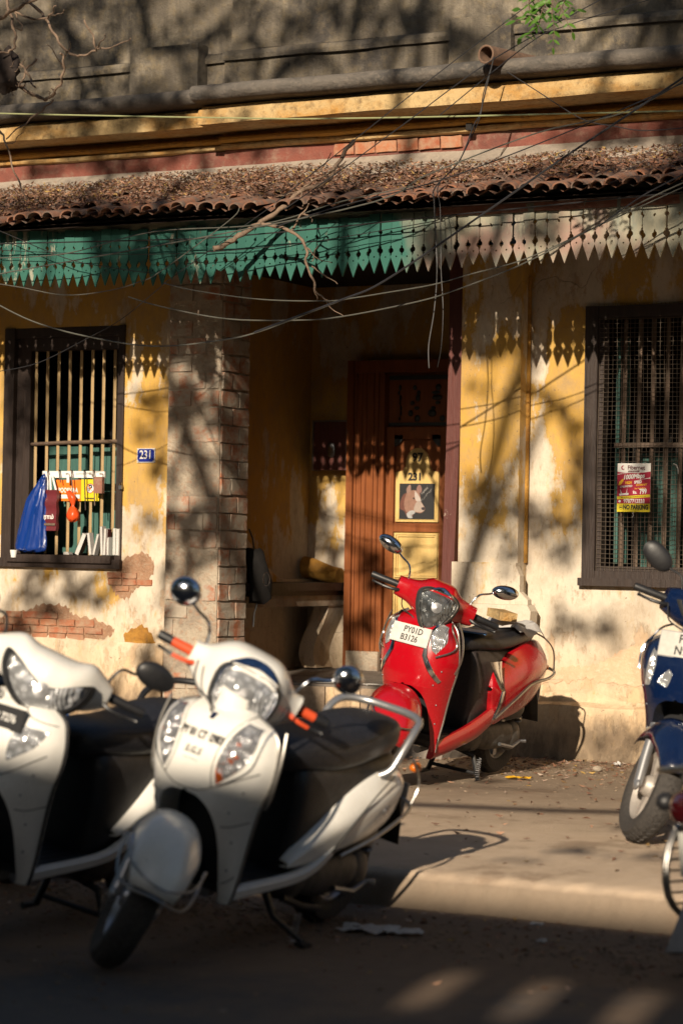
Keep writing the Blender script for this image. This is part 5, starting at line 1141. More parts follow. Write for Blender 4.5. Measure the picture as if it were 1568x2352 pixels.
# ================================================================== motorcycle at the right edge, seen from behind
mo = thing('motorcycle', (0, 0, 0), 'black motorcycle with chrome rack and red tail lamp, rear end at the right edge', 'motorcycle')
def ring_y(prof, c, n=32): return [[Vector((c[0]+y, c[1]+r_*cos(2*pi*k/n), c[2]+r_*sin(2*pi*k/n))) for k in range(n)] for r_, y in prof]
for cy, nm in ((.0, 'rear_wheel'), (1.25, 'front_wheel')):
    w = MB().rings(ring_y([(.225, -.03), (.25, -.045), (.285, -.04), (.30, -.018), (.303, 0), (.30, .018), (.285, .04), (.25, .045), (.225, .03)], (0, cy, .303)), False).build(nm, M['rubber'], mo, 40)
    MB().rings(ring_y([(.226, -.03), (.205, -.02), (.205, .02), (.226, .03)], (0, cy, .303)), False).rings(ring_y([(.001, -.06), (.06, -.06), (.06, .06), (.001, .06)], (0, cy, .303)), False).build('rim', M['silver'], w, 40)
    mb = MB()
    for k in range(18): t = 2*pi*k/18; mb.tube([(.02*(-1)**k, cy+.05*cos(t), .303+.05*sin(t)), (0, cy+.21*cos(t+.25), .303+.21*sin(t+.25))], .0025, 4)
    mb.build('spokes', M['steel'], w)
MB().grid([[Vector((x*w_, -(.325)*cos(t)+dx, .303+.325*sin(t)+(-.02 if abs(x) == 1 else 0))) for x in (-1, -.8, 0, .8, 1)] for t, w_, dx in [(radians(a_), .075, 0) for a_ in range(130, 4, -9)]+[(-.05, .085, -.01), (-.35, .105, -.05)]]).build('rear_mudguard', M['plastic'], mo, 50, solid=.005)
MB().rings([[Vector((-.115, -.42, .13)), Vector((.115, -.42, .13)), Vector((.115, -.40, .12)), Vector((-.115, -.40, .12))], [Vector((-.075, -.35, .30)), Vector((.075, -.35, .30)), Vector((.075, -.34, .30)), Vector((-.075, -.34, .30))]]).build('mud_flap', M['steel'], mo)
MB().box(-.085, .085, -.36, -.352, .36, .50).build('number_plate', M['olive'], mo)
MB().ell((0, -.36, .575), .085, .05, .055, 20, 12, e=.6).build('tail_lamp', M['redlens'], mo, 50)
MB().rings([[Vector((x, y, z)) for x, z in ((-w, .62), (-w*.8, .655), (w*.8, .655), (w, .62), (w*.8, .60), (-w*.8, .60))] for y, w in ((-.34, .06), (-.2, .09), (.0, .10))]).build('tail', M['plastic'], mo, 50)
MB().rings([[Vector((w*cos(t), y, z+.045*sin(t))) for t in [2*pi*k/16 for k in range(16)]] for y, w, z in ((-.22, .07, .73), (-.15, .12, .735), (.2, .13, .73), (.5, .11, .73), (.6, .05, .74))]).build('seat', M['vinyl'], mo, 50)
MB().rings([[Vector((w*cos(t), y, z+hh*sin(t))) for t in [2*pi*k/16 for k in range(16)]] for y, w, z, hh in ((.58, .06, .78, .05), (.66, .13, .80, .09), (.85, .14, .82, .10), (1.0, .08, .84, .06))]).build('tank', M['p_navy'], mo, 50)
rk = MB().tube([Vector(p) for p in crom([(.13, .0, .70), (.15, -.2, .70), (.13, -.38, .70), (.0, -.42, .70), (-.13, -.38, .70), (-.15, -.2, .70), (-.13, 0, .70)], 4)], .010, 8)
for y in (-.12, -.24, -.34): rk.tube([(-.145, y, .70), (.145, y, .70)], .006, 6)
rk.tube([(.13, -.30, .70), (.13, -.25, .58)], .007, 6).tube([(-.13, -.30, .70), (-.13, -.25, .58)], .007, 6).build('rack', M['greybar'], mo, 50)
for s_ in (-1, 1): 
    MB().tube([(s_*.05, -.34, .60), (s_*.13, -.345, .60)], .008, 6).ell((s_*.155, -.345, .60), .03, .035, .03, 12, 8).build('indicator', M['plastic'], mo, 50)
    MB().tube([(s_*.11, 0, .30), (s_*.12, .12, .62)], .022, 8).build('shock_absorber', M['steel'], mo, 50)
g = MB(); 
for x in (-.19, -.175): g.tube([Vector(p) for p in crom([(x, -.10, .62), (x, -.30, .50), (x, -.34, .30), (x, -.20, .20), (x, .1, .22)], 4)], .008, 8)
for k in range(8): g.tube([(-.19, -.30-.04*sin(pi*k/8), .52-.035*k), (-.175, -.24, .52-.035*k)], .004, 5)
g.build('leg_guard', M['greybar'], mo, 50)
MB().tube([(.14, .1, .2), (.15, -.35, .27)], [.03, .045], 12).build('exhaust', M['steel'], mo, 50); MB().ell((0, .5, .32), .13, .22, .16, 16, 10, e=.7).build('engine', M['engine'], mo, 50)
MB().tube([(0, 1.25, .303), (0, .98, .95)], .05, 8).tube([(-.33, .88, .98), (0, .98, .96), (.33, .88, .98)], .012, 8).build('fork', M['steel'], mo, 50)
mo.matrix_world = Matrix.Translation((-2.33, 7.52, 0)) @ Matrix.Rotation(radians(-32), 4, 'Z') @ Matrix.Rotation(radians(-8), 4, 'Y')

# ================================================================== what throws the shade: the house across the street and the street tree
oy = -7.0; top = .04+math.tan(SUN_EL)/cos(SUN_HEAD)*(8.25-oy)
oh = thing('opposite_house', (0, oy-3, 0), 'plain cream house with a pierced roof parapet across the street behind the camera', 'house')
M['cream'] = mat_render('cream_wall', (.45, .38, .27), (.38, .32, .24), (.3, .26, .2), 3, (1, 1, 1), .01)
mb = MB().box(-30, 30, oy-7, oy-.001, 0, top-.72); mb.build('wall', M['cream'], oh)
MB().box(-30, 30, oy-.25, oy, top-.40, top).build('coping', M['cream'], oh)
x = -30
while x < 30:                                                        # piers of the pierced parapet
    w = .85 if (x < -.9 or x > 1.6) else .20
    MB().box(x, x+w, oy-.20, oy-.03, top-.719, top-.401).build('parapet_pier', M['cream'], oh); x += w+(.02 if w > .5 else .12)
for i in range(8):
    for z in (1.0, ): MB().box(-24+i*6, -22.8+i*6, oy, oy+.03, z, z+1.5).build('window', M['darkwood'], oh)

tree = thing('street_tree', (-3.6, -2.2, 0), 'leafy street tree behind the camera whose boughs shade the old house', 'tree')
def occ(x, y, surf, L):
    q = {'w': lambda: P(x, y, 13.9), 'p': lambda: P(x, y, 13.95), 'f': lambda: P(x, y, 12.75), 'g': lambda: G(x, y, .12), 'd': lambda: P(x, y, 15.6), 'r': lambda: G(x, y, 0)}[surf]()
    return q - sd*L
side_ = sd.cross(Vector((0, 0, 1))).normalized(); upv = side_.cross(sd).normalized()
lv = []; lf = []
def leaf_at(q, c, s):
    n = (sd+Vector([q.uniform(-.6, .6) for _ in range(3)])).normalized(); a = n.orthogonal().normalized(); a.rotate(Matrix.Rotation(q.uniform(0, 6.3), 3, n)); b = n.cross(a); o = len(lv)
    for u, v in ((-1, 0), (-.2, -.42), (1, 0), (-.2, .42)): lv.append(c+a*s*u*.5+b*s*v*.9)
    lf.append((o, o+1, o+2, o+3))
def blob(q, x, y, surf, r, cover=2.2, L=12.5, ax=1.0, s=(.05, .11)):        # r in metres on the lit surface
    c0 = occ(x, y, surf, L); n = int(cover*pi*r*r*ax/.0028)
    for _ in range(n):
        a = q.uniform(0, 6.283); rr = r*sqrt(q.random())*(.8+.3*sin(a*3+x)+.15*sin(a*7+y))
        leaf_at(q, c0+side_*rr*cos(a)*ax+upv*rr*sin(a)+sd*q.uniform(-1.0, 1.0), q.uniform(*s))
def area(q, poly, surf, cover=2.2, L=12.5, hole=0.0, s=(.05, .11)):
    xs = [p[0] for p in poly]; ys = [p[1] for p in poly]; A = 0
    for (x0, y0), (x1, y1) in zip(poly, poly[1:]+poly[:1]): A += (x0*y1-x1*y0)/2
    m2 = abs(A)*(1/350)**2; n = int(m2*cover/.0028*((max(xs)-min(xs))*(max(ys)-min(ys))/abs(A)))
    for _ in range(n):
        x, y = q.uniform(min(xs), max(xs)), q.uniform(min(ys), max(ys)); ins = False; j = len(poly)-1
        for i in range(len(poly)):
            if (poly[i][1] > y) != (poly[j][1] > y) and x < (poly[j][0]-poly[i][0])*(y-poly[i][1])/(poly[j][1]-poly[i][1])+poly[i][0]: ins = not ins
            j = i
        if not ins: continue
        if hole and (sin(x*.021+1.3*sin(y*.017))*sin(y*.034+1.7*sin(x*.013)+x*.01)) > 1-hole*2: continue
        leaf_at(q, occ(x, y, surf, L+q.uniform(-1, 1)), q.uniform(*s))
limbs = MB()
def limb(pts, surf, w0, w1, L=12.0, n=4):
    c = crom([tuple(occ(x, y, surf, L)) for x, y in pts], n); k = len(c)-1
    limbs.tube([Vector(p) for p in c], [lerp(w0, w1, i/k) for i in range(k+1)], 7)
q = random.Random(21)
# -- shade over the weathered parapet: leaves with gaps, and forked boughs
area(q, [(-40, -120), (640, -120), (560, 60), (430, 120), (380, 235), (-40, 270)], 'p', 1.5, 12.5, .24)
area(q, [(640, -120), (1010, -120), (1020, 80), (860, 120), (740, 60), (630, 100)], 'p', 1.7, 12.5, .10)
area(q, [(1010, 40), (1130, 100), (1080, 180), (1010, 150)], 'p', 2.2)
area(q, [(1330, -60), (1620, -60), (1620, 90), (1500, 70), (1380, 20)], 'p', 2.2)
area(q, [(440, 110), (700, 120), (780, 160), (440, 215)], 'p', 1.2, 12.5, .2)
for b in ([(-20, 40), (110, 30), (200, 120), (230, 250), (215, 420)], [(300, -80), (330, 80), (400, 120), (480, 120), (560, 70), (620, -20)], [(560, 70), (600, 110), (590, 200)], [(620, 200), (700, 130), (760, 150), (800, 240)], [(840, -60), (800, 60), (820, 150)], [(980, -60), (930, 80), (900, 160), (880, 240)], [(230, 250), (300, 330), (320, 430)], [(1500, 0), (1380, 80), (1300, 170)]):
    limb(b, 'p', .055, .02)
# -- cornice and roof
area(q, [(-30, 255), (60, 255), (70, 300), (300, 300), (420, 300), (455, 235), (455, 330), (350, 400), (130, 395), (60, 420), (70, 330), (-30, 300)], 'p', 2.3)
area(q, [(100, 240), (420, 225), (420, 300), (90, 310)], 'p', 2.0, 12.5, .1)
area(q, [(500, 235), (600, 225), (620, 370), (520, 350)], 'p', 1.3, 12.5, .2)
area(q, [(1250, 300), (1568, 270), (1620, 350), (1300, 350)], 'p', 1.5, 12.5, .15)
area(q, [(-30, 395), (170, 430), (330, 455), (420, 470), (300, 495), (-30, 500)], 'f', 1.8, 12, .05)
area(q, [(560, 400), (760, 410), (900, 440), (760, 470), (580, 450)], 'f', 1.2, 12, .25)
area(q, [(1180, 340), (1640, 300), (1640, 390), (1400, 400), (1240, 400)], 'f', 1.5, 12, .2)
# -- valance
area(q, [(235, 500), (345, 500), (350, 660), (330, 665), (235, 650)], 'f', 2.6, 12)
for b in ([(95, 490), (110, 600), (100, 680)], [(170, 490), (230, 560), (225, 670)], [(355, 490), (420, 530), (500, 560)]): limb(b, 'f', .03, .02)
area(q, [(960, 520), (1075, 510), (1100, 570), (1085, 630), (960, 620)], 'f', 2.3, 12)
area(q, [(700, 480), (860, 480), (880, 540), (780, 520)], 'f', 1.4, 12, .2)
area(q, [(1180, 500), (1290, 490), (1290, 560), (1180, 560)], 'f', 1.5, 12, .1); area(q, [(1440, 440), (1620, 440), (1620, 530), (1480, 520)], 'f', 1.7, 12, .1)
# -- left window, plaster strip and pillar
area(q, [(0, 780), (60, 780), (55, 1020), (0, 1060)], 'w', 1.6); area(q, [(60, 770), (170, 770), (150, 960), (60, 1000)], 'w', 1.8)
area(q, [(290, 905), (350, 868), (392, 812), (470, 770), (560, 750), (575, 900), (530, 850), (480, 800), (420, 850), (390, 905), (375, 960), (300, 925)], 'w', 1.8)
area(q, [(300, 950), (375, 965), (380, 1090), (330, 1090), (340, 1020), (295, 1000)], 'w', 1.4, 12.5, .1)
for x, y, r, cv, ax in ((460, 955, .16, 2.6, 1.3), (415, 985, .14, 2.4, 1), (530, 985, .13, 2.0, 1.4), (560, 900, .12, 1.8, 1), (405, 1120, .13, 1.6, .8), (480, 1110, .10, 1.3, 1), (520, 1230, .14, 1.5, 1), (395, 1230, .12, 1.7, .8), (385, 1330, .14, 1.8, 1), (390, 1450, .15, 2, .8), (440, 1360, .12, 1.5, 1), (360, 1560, .16, 1.8, 1), (500, 1150, .08, 1.2, 1), (550, 1080, .10, 1.6, 1),
                       (60, 1360, .20, 1.6, 1.2), (20, 1440, .16, 1.8, 1), (170, 1340, .10, 1.6, 1.6), (250, 1310, .09, 1.4, 1.5), (215, 1365, .08, 1.6, 1), (325, 1490, .09, 2.0, 1), (325, 1520, .08, 2, .8), (120, 1400, .08, 1.3, 1), (345, 1620, .1, 1.4, 1), (250, 1580, .1, 1.2, 1),
                       (110, 1290, .14, 1.2, 1.4), (330, 1180, .09, 1.1, 1)):
    blob(q, x, y, 'w', r*(.8 if 385 < x < 570 else 1), cv*(.75 if 385 < x < 570 else .9), 12.5, ax)
for b in ([(480, 800), (455, 900), (440, 1000), (425, 1150), (400, 1300), (380, 1480)], [(440, 960), (500, 1000), (560, 1060)], [(400, 860), (470, 870), (560, 930)], [(430, 1040), (520, 1090), (570, 1100)], [(120, 1350), (200, 1365), (260, 1330), (285, 1290)], [(300, 880), (340, 905), (500, 910)]): limb(b, 'w', .032, .014)
# -- porch and door
for b in ([(715, 1170), (800, 1180), (900, 1200)], [(700, 1260), (790, 1250), (850, 1300), (910, 1420)], [(730, 1075), (790, 1100)]): limb(b, 'd', .03, .015)
for x, y, r, cv in ((760, 1255, .10, 1.0), (850, 1290, .13, 2.2), (870, 1340, .11, 2.0), (935, 1260, .09, 1.3), (840, 1430, .12, 1.6), (975, 1300, .07, 1.4), (640, 1460, .25, 2), (760, 1330, .12, 1.2)): blob(q, x, y, 'd', r, cv, 13)
# -- pier and wall at the right
area(q, [(1080, 870), (1190, 880), (1205, 880), (1300, 915), (1345, 905), (1345, 1090), (1290, 1120), (1300, 1010), (1275, 940), (1205, 895), (1200, 950), (1170, 930), (1085, 940)], 'w', 1.1, 12.5)
area(q, [(1195, 1130), (1345, 1110), (1340, 1240), (1290, 1290), (1230, 1290), (1200, 1230)], 'w', 1.2, 12.5, .05)
area(q, [(1070, 1090), (1195, 1100), (1195, 1350), (1150, 1340), (1130, 1230), (1070, 1200)], 'w', 1.1, 12.5, .06)
area(q, [(1395, 790), (1620, 780), (1620, 1240), (1480, 1260), (1420, 1170), (1380, 1100), (1390, 940)], 'w', 1.6, 12.5, .10)
for x, y, r, cv in ((1115, 815, .08, 1.3), (1180, 780, .09, 1.4), (1290, 1420, .13, 1.3), (1380, 1440, .14, 1.0), (1185, 1180, .08, 1.5)): blob(q, x, y, 'w', r, cv)
for b in ([(1180, 880), (1260, 900), (1310, 1010), (1320, 1130)], [(1200, 1160), (1270, 1190), (1350, 1150)]): limb(b, 'w', .04, .02)
# -- bars of shade on the pavement and at the foot of the wall
for b, w in (([(900, 1846), (1100, 1855), (1300, 1862), (1560, 1868)], .042), ([(1180, 1712), (1300, 1722), (1440, 1735), (1600, 1745)], .0), ([(960, 1800), (1120, 1806), (1280, 1815)], .012)):
    if w: limb(b, 'g', w, w, 11)
area(q, [(1180, 1722), (1600, 1735), (1600, 1775), (1180, 1765)], 'g', 1.5, 11, 0, (.04, .08))
for x, y, r, ax in ((1330, 1960, .06, 3), (1500, 1975, .06, 3), (1200, 1985, .04, 3), (1400, 1900, .04, 3), (1120, 1790, .05, 3)): blob(q, x, y, 'g', r, 1.2, 11, ax, (.04, .08))
# -- over the scooters
cm = MB(); cm.v = lv; cm.f = lf; cm.mi = [0]*len(lf)
tag(cm.build('crown', M['greenleaf'], tree, recalc=False), kind='stuff')
tag(limbs.build('boughs', M['bark'], tree, 60), kind='stuff')
TR = Vector((-3.6, -2.2, 0)); fork = TR+Vector((.15, .35, 4.6))
MB().tube([TR+Vector(p) for p in ((0, 0, -.05), (.03, .02, .5), (.0, .1, 2), (.1, .22, 3.4), (.15, .35, 4.6))], [.30, .22, .18, .17, .15], 12).build('trunk', M['bark'], tree, 60)
for x, y, s_ in ((100, -60, 'p'), (420, 120, 'p'), (980, -60, 'p'), (1500, 0, 'p'), (480, 800, 'w'), (1260, 900, 'w')):
    e = occ(x, y, s_, 12); m_ = fork.lerp(e, .5)+Vector((0, -.8, .6))
    MB().tube([Vector(p) for p in crom([tuple(fork), tuple(m_), tuple(e)], 6)], [lerp(.09, .03, k/12) for k in range(13)], 8).build('limb', M['bark'], tree, 60)

# ---- added trees and blocks out of view, to cut down the sky light
q = random.Random(5)
for i, (cx, cy, cz, rx, ry, rz, n) in enumerate(((-9.5, 2.2, 12.4, 5.2, 5.0, 1.7, 4200), (-1.0, 3.2, 12.2, 5.0, 5.2, 1.8, 4200), (7.5, 2.0, 12.5, 5.0, 5.5, 2.0, 2800), (-17.5, 3.0, 11.5, 4.8, 5.5, 2.5, 1800), (9.5, -2.0, 8.0, 3.0, 4.0, 3.5, 1200), (-15.5, -3.0, 7.5, 3.5, 4.0, 3.5, 1400), (-24, 4, 5.5, 4, 8, 5.5, 2600), (17, 4, 5.5, 4, 8, 5.5, 2600), (-24, -15, 21.5, 6, 4, 4.2, 2200), (-12, -15, 22, 6.5, 4, 4.2, 2600), (0, -15, 22.2, 6.5, 4, 4.2, 2600), (12, -15, 22, 6.5, 4, 4.2, 2600), (24, -15, 21, 6, 4, 4.2, 2200))):
    t = thing('added_shade_tree', ((cx if abs(cx) > 3 else 4.5), (cy-1.5 if cy < -10 else min(cy, 0)-3.5 if abs(cx) < 12 else cy-2), 0), ('added tall tree blocking sky light over the street at the left', 'added tall tree blocking sky light over the middle of the street', 'added tall tree blocking sky light over the street at the right', 'added broad tree blocking sky light far left of the house', 'added low dense tree blocking sky light right of the camera', 'added low dense tree blocking sky light far left across the street', 'added bushy tree blocking sky light at the left end of the street', 'added bushy tree blocking sky light at the right end of the street', 'added high crowned tree blocking sky light far left behind the opposite house', 'added high crowned tree blocking sky light behind the left half of the opposite house', 'added high crowned tree blocking sky light behind the middle of the opposite house', 'added high crowned tree blocking sky light behind the right half of the opposite house', 'added high crowned tree blocking sky light far right behind the opposite house')[i], 'tree', 'added trees blocking sky light')
    vs = []; fs = []
    for _ in range(n):
        a, b, rr = q.uniform(0, 6.283), q.uniform(-1, 1), q.random()**.45
        c = Vector((cx+rx*rr*cos(a)*sqrt(1-b*b), cy+ry*rr*sin(a)*sqrt(1-b*b), cz+rz*rr*b)); s_ = q.uniform(.22, .45)
        u = Vector([q.uniform(-1, 1) for _ in range(3)]).normalized(); v = u.orthogonal().normalized(); o = len(vs)
        for e, f in ((-1, 0), (-.2, -.42), (1, 0), (-.2, .42)): vs.append(c+u*s_*e*.6+v*s_*f)
        fs.append((o, o+1, o+2, o+3))
    mb = MB(); mb.v = vs; mb.f = fs; mb.mi = [0]*len(fs); tag(mb.build('crown', M['greenleaf'], t, recalc=False), kind='stuff')
    b0 = Vector(t.location); MB().tube([b0, b0+Vector((.1, .2, 3)), Vector((cx, cy-.5, cz-.5))], [.3, .22, .08] if cy > -10 else [.35, .25, .1], 10).build('trunk', M['bark'], t, 60)
for x0, x1, h_, lb in ((-40, -10.5, 13, 'added tall grey block cutting sky light across the street at the left'), (7.5, 36, 14, 'added tall grey block cutting sky light across the street at the right')):  # unseen blocks added to hold off sky light at both sides
    b = thing('added_shade_block', ((x0+x1)/2, -12, 0), lb, 'building', 'added blocks cutting sky light'); MB().box(x0, x1, -16, -8.2, 0, h_).build('wall', M['roll'], b)
    for i in range(6):
        for k in range(3): MB().box(x0+2+i*4.2, x0+3.4+i*4.2, -8.2, -8.16, 2+k*3.6, 3.8+k*3.6).build('window', M['black'], b)

# ================================================================== wires, twigs, litter
def cable(pts, Y, r, mat, label, grp='cables strung in front of the house'):
    v = [tuple(P(x, y, Y if not isinstance(Y, list) else Y[i])) for i, (x, y) in enumerate(pts)]
    o = MB().tube([Vector(p) for p in crom(v, 6)], r, 5).build('cable', M[mat], None, 60); return tag(o, label, 'cable', grp)
z2 = lambda x, y: (784+x/2, y/2); z3 = lambda x, y: (x/2, 407.7+y/2); z4 = lambda x, y: (784+x/2, 313.6+y/2)
def cz(f, pts): return [f(*p) for p in pts]
cable([(-60, 259), (200, 265), (600, 272), (784, 272), (1100, 266), (1640, 253)], 12.3, .0045, 'cablegreen', 'pale green wire running level right across the cornice')
cable(cz(z2, [(-300, 930), (0, 690), (440, 340), (800, 65), (960, -60)]), 12.2, .0028, 'cable', 'thin black wire rising steeply to the top edge left of the clay spout')
cable(cz(z2, [(-260, 960), (0, 780), (300, 560), (700, 270), (1260, -40)]), 12.1, .0032, 'cable', 'black wire passing just under the mouth of the clay spout')
cable([(-60, 640)]+cz(z2, [(0, 965), (400, 800), (900, 610), (1300, 515), (1640, 330)]), 12.3, .0042, 'cablegrey', 'grey cable crossing the tiles and climbing to the right edge')
cable(cz(z2, [(-300, 1040), (0, 945), (380, 850), (700, 740), (1150, 560), (1640, 350)]), 12.35, .0036, 'cable', 'black cable just above the grey cable over the tiles')
cable(cz(z4, [(-400, 900), (0, 750), (150, 690), (340, 570), (600, 390), (830, 230), (1000, 110), (1300, -90), (1640, -320)]), 12.0, .0062, 'cable', 'thickest black cable slanting up from the porch to the right')
cable(cz(z2, [(450, 530), (860, 200), (1040, 115), (1440, -10), (1700, -90)]), 12.2, .003, 'cable', 'wire rising from the spout to the top edge behind the leaves')
cable(cz(z2, [(1180, 1040), (1380, 900), (1568, 800), (1700, 720)]), 12.3, .004, 'cable', 'cable slanting across the right end of the valance rail')
cable(cz(z2, [(760, 330), (900, 420), (1100, 545), (1250, 580), (1400, 600), (1640, 580)]), 13.0, .003, 'cable', 'slack wire sagging below the cornice at the right')
cable(cz(z2, [(700, 260), (660, 420), (635, 525), (605, 580), (540, 740), (430, 860)])+cz(z4, [(425, 300), (430, 420), (438, 620), (425, 800), (400, 960), (402, 1064)]), [13.3, 13.3, 13.3, 13.2, 13.0, 12.5]+[12.45]*6, .0042, 'cable', 'longer drop cable hanging from the spout down before the dark porch')
cable(cz(z2, [(690, 300), (650, 430), (640, 520), (600, 620), (535, 745), (445, 850)])+cz(z4, [(452, 320), (455, 460), (457, 620), (466, 800), (458, 960), (440, 1060)]), [13.3, 13.3, 13.3, 13.2, 13.0, 12.5]+[12.45]*6, .003, 'cable', 'thinner drop cable hanging beside the longer one before the porch')
cable(cz(z3, [(-80, 306), (600, 290), (1000, 275), (1568, 225), (2100, 170), (3200, 60)]), 12.6, .0045, 'cable', 'black cable along the middle of the teal valance')
cable(cz(z3, [(-80, 372), (300, 350), (700, 250), (1200, 215), (1568, 110), (1900, 40)]), 12.45, .0035, 'cablegrey', 'grey wire crossing the upper teal valance and rising to the tiles')
cable(cz(z3, [(-80, 220), (0, 245), (300, 370), (500, 412), (700, 440)]), 12.6, .0028, 'cable', 'thin wire falling across the left end of the valance')
cable(cz(z3, [(-80, 330), (450, 352), (900, 345), (1400, 300), (2000, 200)]), 12.62, .0025, 'cable', 'thin wire level with the small holes of the valance')
cable(cz(z3, [(-60, 480), (100, 505), (300, 540), (500, 520), (640, 480), (740, 430), (1050, 200), (1100, 140)]), 12.4, .0032, 'cablegrey', 'grey wire dipping under the teeth at the left and rising over the boards')
cable(cz(z3, [(-60, 555), (150, 660), (400, 730), (700, 775), (1000, 750), (1200, 705), (1500, 590), (1570, 562)]), 12.1, .0045, 'cablegrey', 'long grey cable sagging lowest in front of the window and pillar')
cable(cz(z3, [(-60, 895), (0, 890), (180, 850), (400, 740), (560, 650), (730, 510), (790, 460), (1250, 130)]), 12.5, .0026, 'cable', 'thin dark wire rising from the left window to the eaves')
cable(cz(z3, [(590, 548), (750, 595), (1050, 650), (1400, 655)])+cz(z4, [(0, 827), (200, 790), (420, 740), (620, 670), (820, 590), (1100, 450), (1400, 290), (1640, 180)]), 12.3, .004, 'cablegrey', 'lower of two slack grey wires crossing the dark porch')
cable(cz(z3, [(750, 485), (900, 520), (1200, 560), (1500, 567)])+cz(z4, [(50, 742), (200, 718), (420, 680), (600, 630), (850, 560), (1200, 400), (1640, 200)]), 12.35, .0036, 'cablegrey', 'upper of two slack grey wires crossing the dark porch')
# ---- dead bough lying over the tiles
zb = zp(500, 600, 1.96)
db = thing('dead_bough', tuple(P(700, 400, 12.5)), 'grey dead bough fallen over the tiles and hanging down before the valance', 'branch')
def twig(f, pts, Y, w0, w1, par, nm='twig', mat='bark'):
    v = crom([tuple(P(*f(x, y), Y if not isinstance(Y, (list, tuple)) else lerp(Y[0], Y[1], i/(len(pts)-1)))) for i, (x, y) in enumerate(pts)], 4); k = len(v)-1
    return MB().tube([Vector(p)+Vector((0, .01*sin(i*1.3), .002*sin(i*2.1))) for i, p in enumerate(v)], [lerp(w0, w1, i/k)*(1+.12*sin(i*1.7)) for i in range(k+1)], 7).build(nm, M[mat], par, 60)
twig(zb, [(1560, -170), (1500, -90), (1430, 20), (1380, 110), (1310, 155), (1180, 190), (1110, 260), (1030, 330), (920, 400), (860, 440), (780, 490), (700, 540), (640, 578), (560, 612)], [12.75, 12.38], .012, .017, db, 'main_limb')
twig(zb, [(895, 435), (960, 440), (1080, 470), (1190, 550), (1222, 640), (1215, 720), (1268, 830), (1285, 915), (1345, 965), (1385, 995)], 12.36, .012, .004, db)
for pts, w in (([(1222, 600), (1300, 680), (1400, 708)], .004), ([(1255, 735), (1340, 795), (1445, 860)], .005), ([(1265, 830), (1280, 920), (1300, 975)], .004), ([(1340, 960), (1400, 1040), (1490, 1095)], .004), ([(1260, 700), (1285, 620), (1300, 570)], .003), ([(1180, 200), (1185, 250), (1197, 302)], .006),
               ([(1150, 200), (1100, 215), (1010, 235)], .004), ([(1200, 165), (1290, 110), (1400, 60), (1500, -20)], .006), ([(1380, 110), (1330, 40), (1400, -80)], .005), ([(1420, 30), (1500, 10), (1568, -10)], .004), ([(1190, 360), (1240, 375), (1262, 415)], .006), ([(1110, 480), (1180, 370), (1240, 285)], .007)):
    twig(zb, pts, 12.38, w, w*.5, db)
# ---- bare twigs and a dark knot at the upper left
zt_ = zp(0, 0, 3.136)
kn = thing('bare_branch', tuple(P(10, 160, 10.4)), 'bare hooked twigs and a dark knotted burr hanging in at the upper left', 'branch')
q = random.Random(8)
for pts, w in (([(-120, 290), (0, 215), (100, 150), (250, 70), (420, -15)], .013), ([(60, -60), (110, 120), (150, 280), (180, 450), (160, 550), (90, 600), (0, 600)], .009), ([(250, -40), (420, 90), (510, 190), (570, 290), (650, 430), (740, 560), (850, 630), (940, 640), (1050, 600), (1100, 555), (1060, 400), (965, 225)], .0085),
               ([(1100, 555), (1180, 560), (1350, 520), (1500, 440)], .005), ([(1100, 555), (1170, 480), (1215, 395)], .004), ([(180, 140), (340, 205), (470, 220), (560, 190), (610, 130), (640, 60)], .006), ([(590, 175), (680, 165), (745, 115)], .004), ([(170, 150), (220, 240), (262, 320), (230, 340), (150, 290)], .004),
               ([(60, 630), (200, 710), (310, 820), (360, 930), (400, 1005)], .008), ([(420, 675), (310, 800), (240, 960), (215, 985)], .007), ([(215, 985), (350, 1070), (450, 1110), (530, 1145), (610, 1080), (690, 970), (725, 850), (735, 700), (705, 610)], .010), ([(725, 660), (780, 600), (815, 480)], .003), ([(720, 780), (640, 620), (550, 510)], .003),
               ([(610, 1140), (520, 1240), (400, 1330), (250, 1450), (60, 1600)], .006), ([(-60, 1350), (0, 1500), (60, 1600), (130, 1850), (220, 2100), (310, 2280)], .0065), ([(60, 1640), (130, 1650), (200, 1590), (280, 1490)], .003), ([(560, 1110), (580, 1080), (555, 1045)], .003), ([(640, 1040), (600, 1020), (655, 1085)], .003), ([(250, 1000), (310, 960)], .005)):
    twig(zt_, pts, [10.5, 10.3], w, w*.55, kn)
c0 = P(*zt_(70, 820), 10.4); mb = MB(); mb.ell(c0, .075, .06, .12, 26, 18)
from mathutils import noise
mb.v = [v+(v-c0).normalized()*(.032*noise.noise(v*22)+.02*noise.noise(v*50)) for v in mb.v]
M['burr'] = simple('black_bark_burr', (.03, .02, .016), .9, bump=.6)
mb.build('burr', M['burr'], kn, 60)
for k in range(26):
    a, b = q.uniform(0, 6.28), q.uniform(-1, 1); d = Vector((cos(a)*sqrt(1-b*b), sin(a)*sqrt(1-b*b), b)); s = c0+Vector((d.x*.06, d.y*.05, d.z*.10))
    MB().tube([s, s+d*.03+Vector((0, 0, -.01)), s+d*.055+Vector((0, 0, .01))], [.003, .002, .001], 5).build('twig', M['bark'], kn, 60)
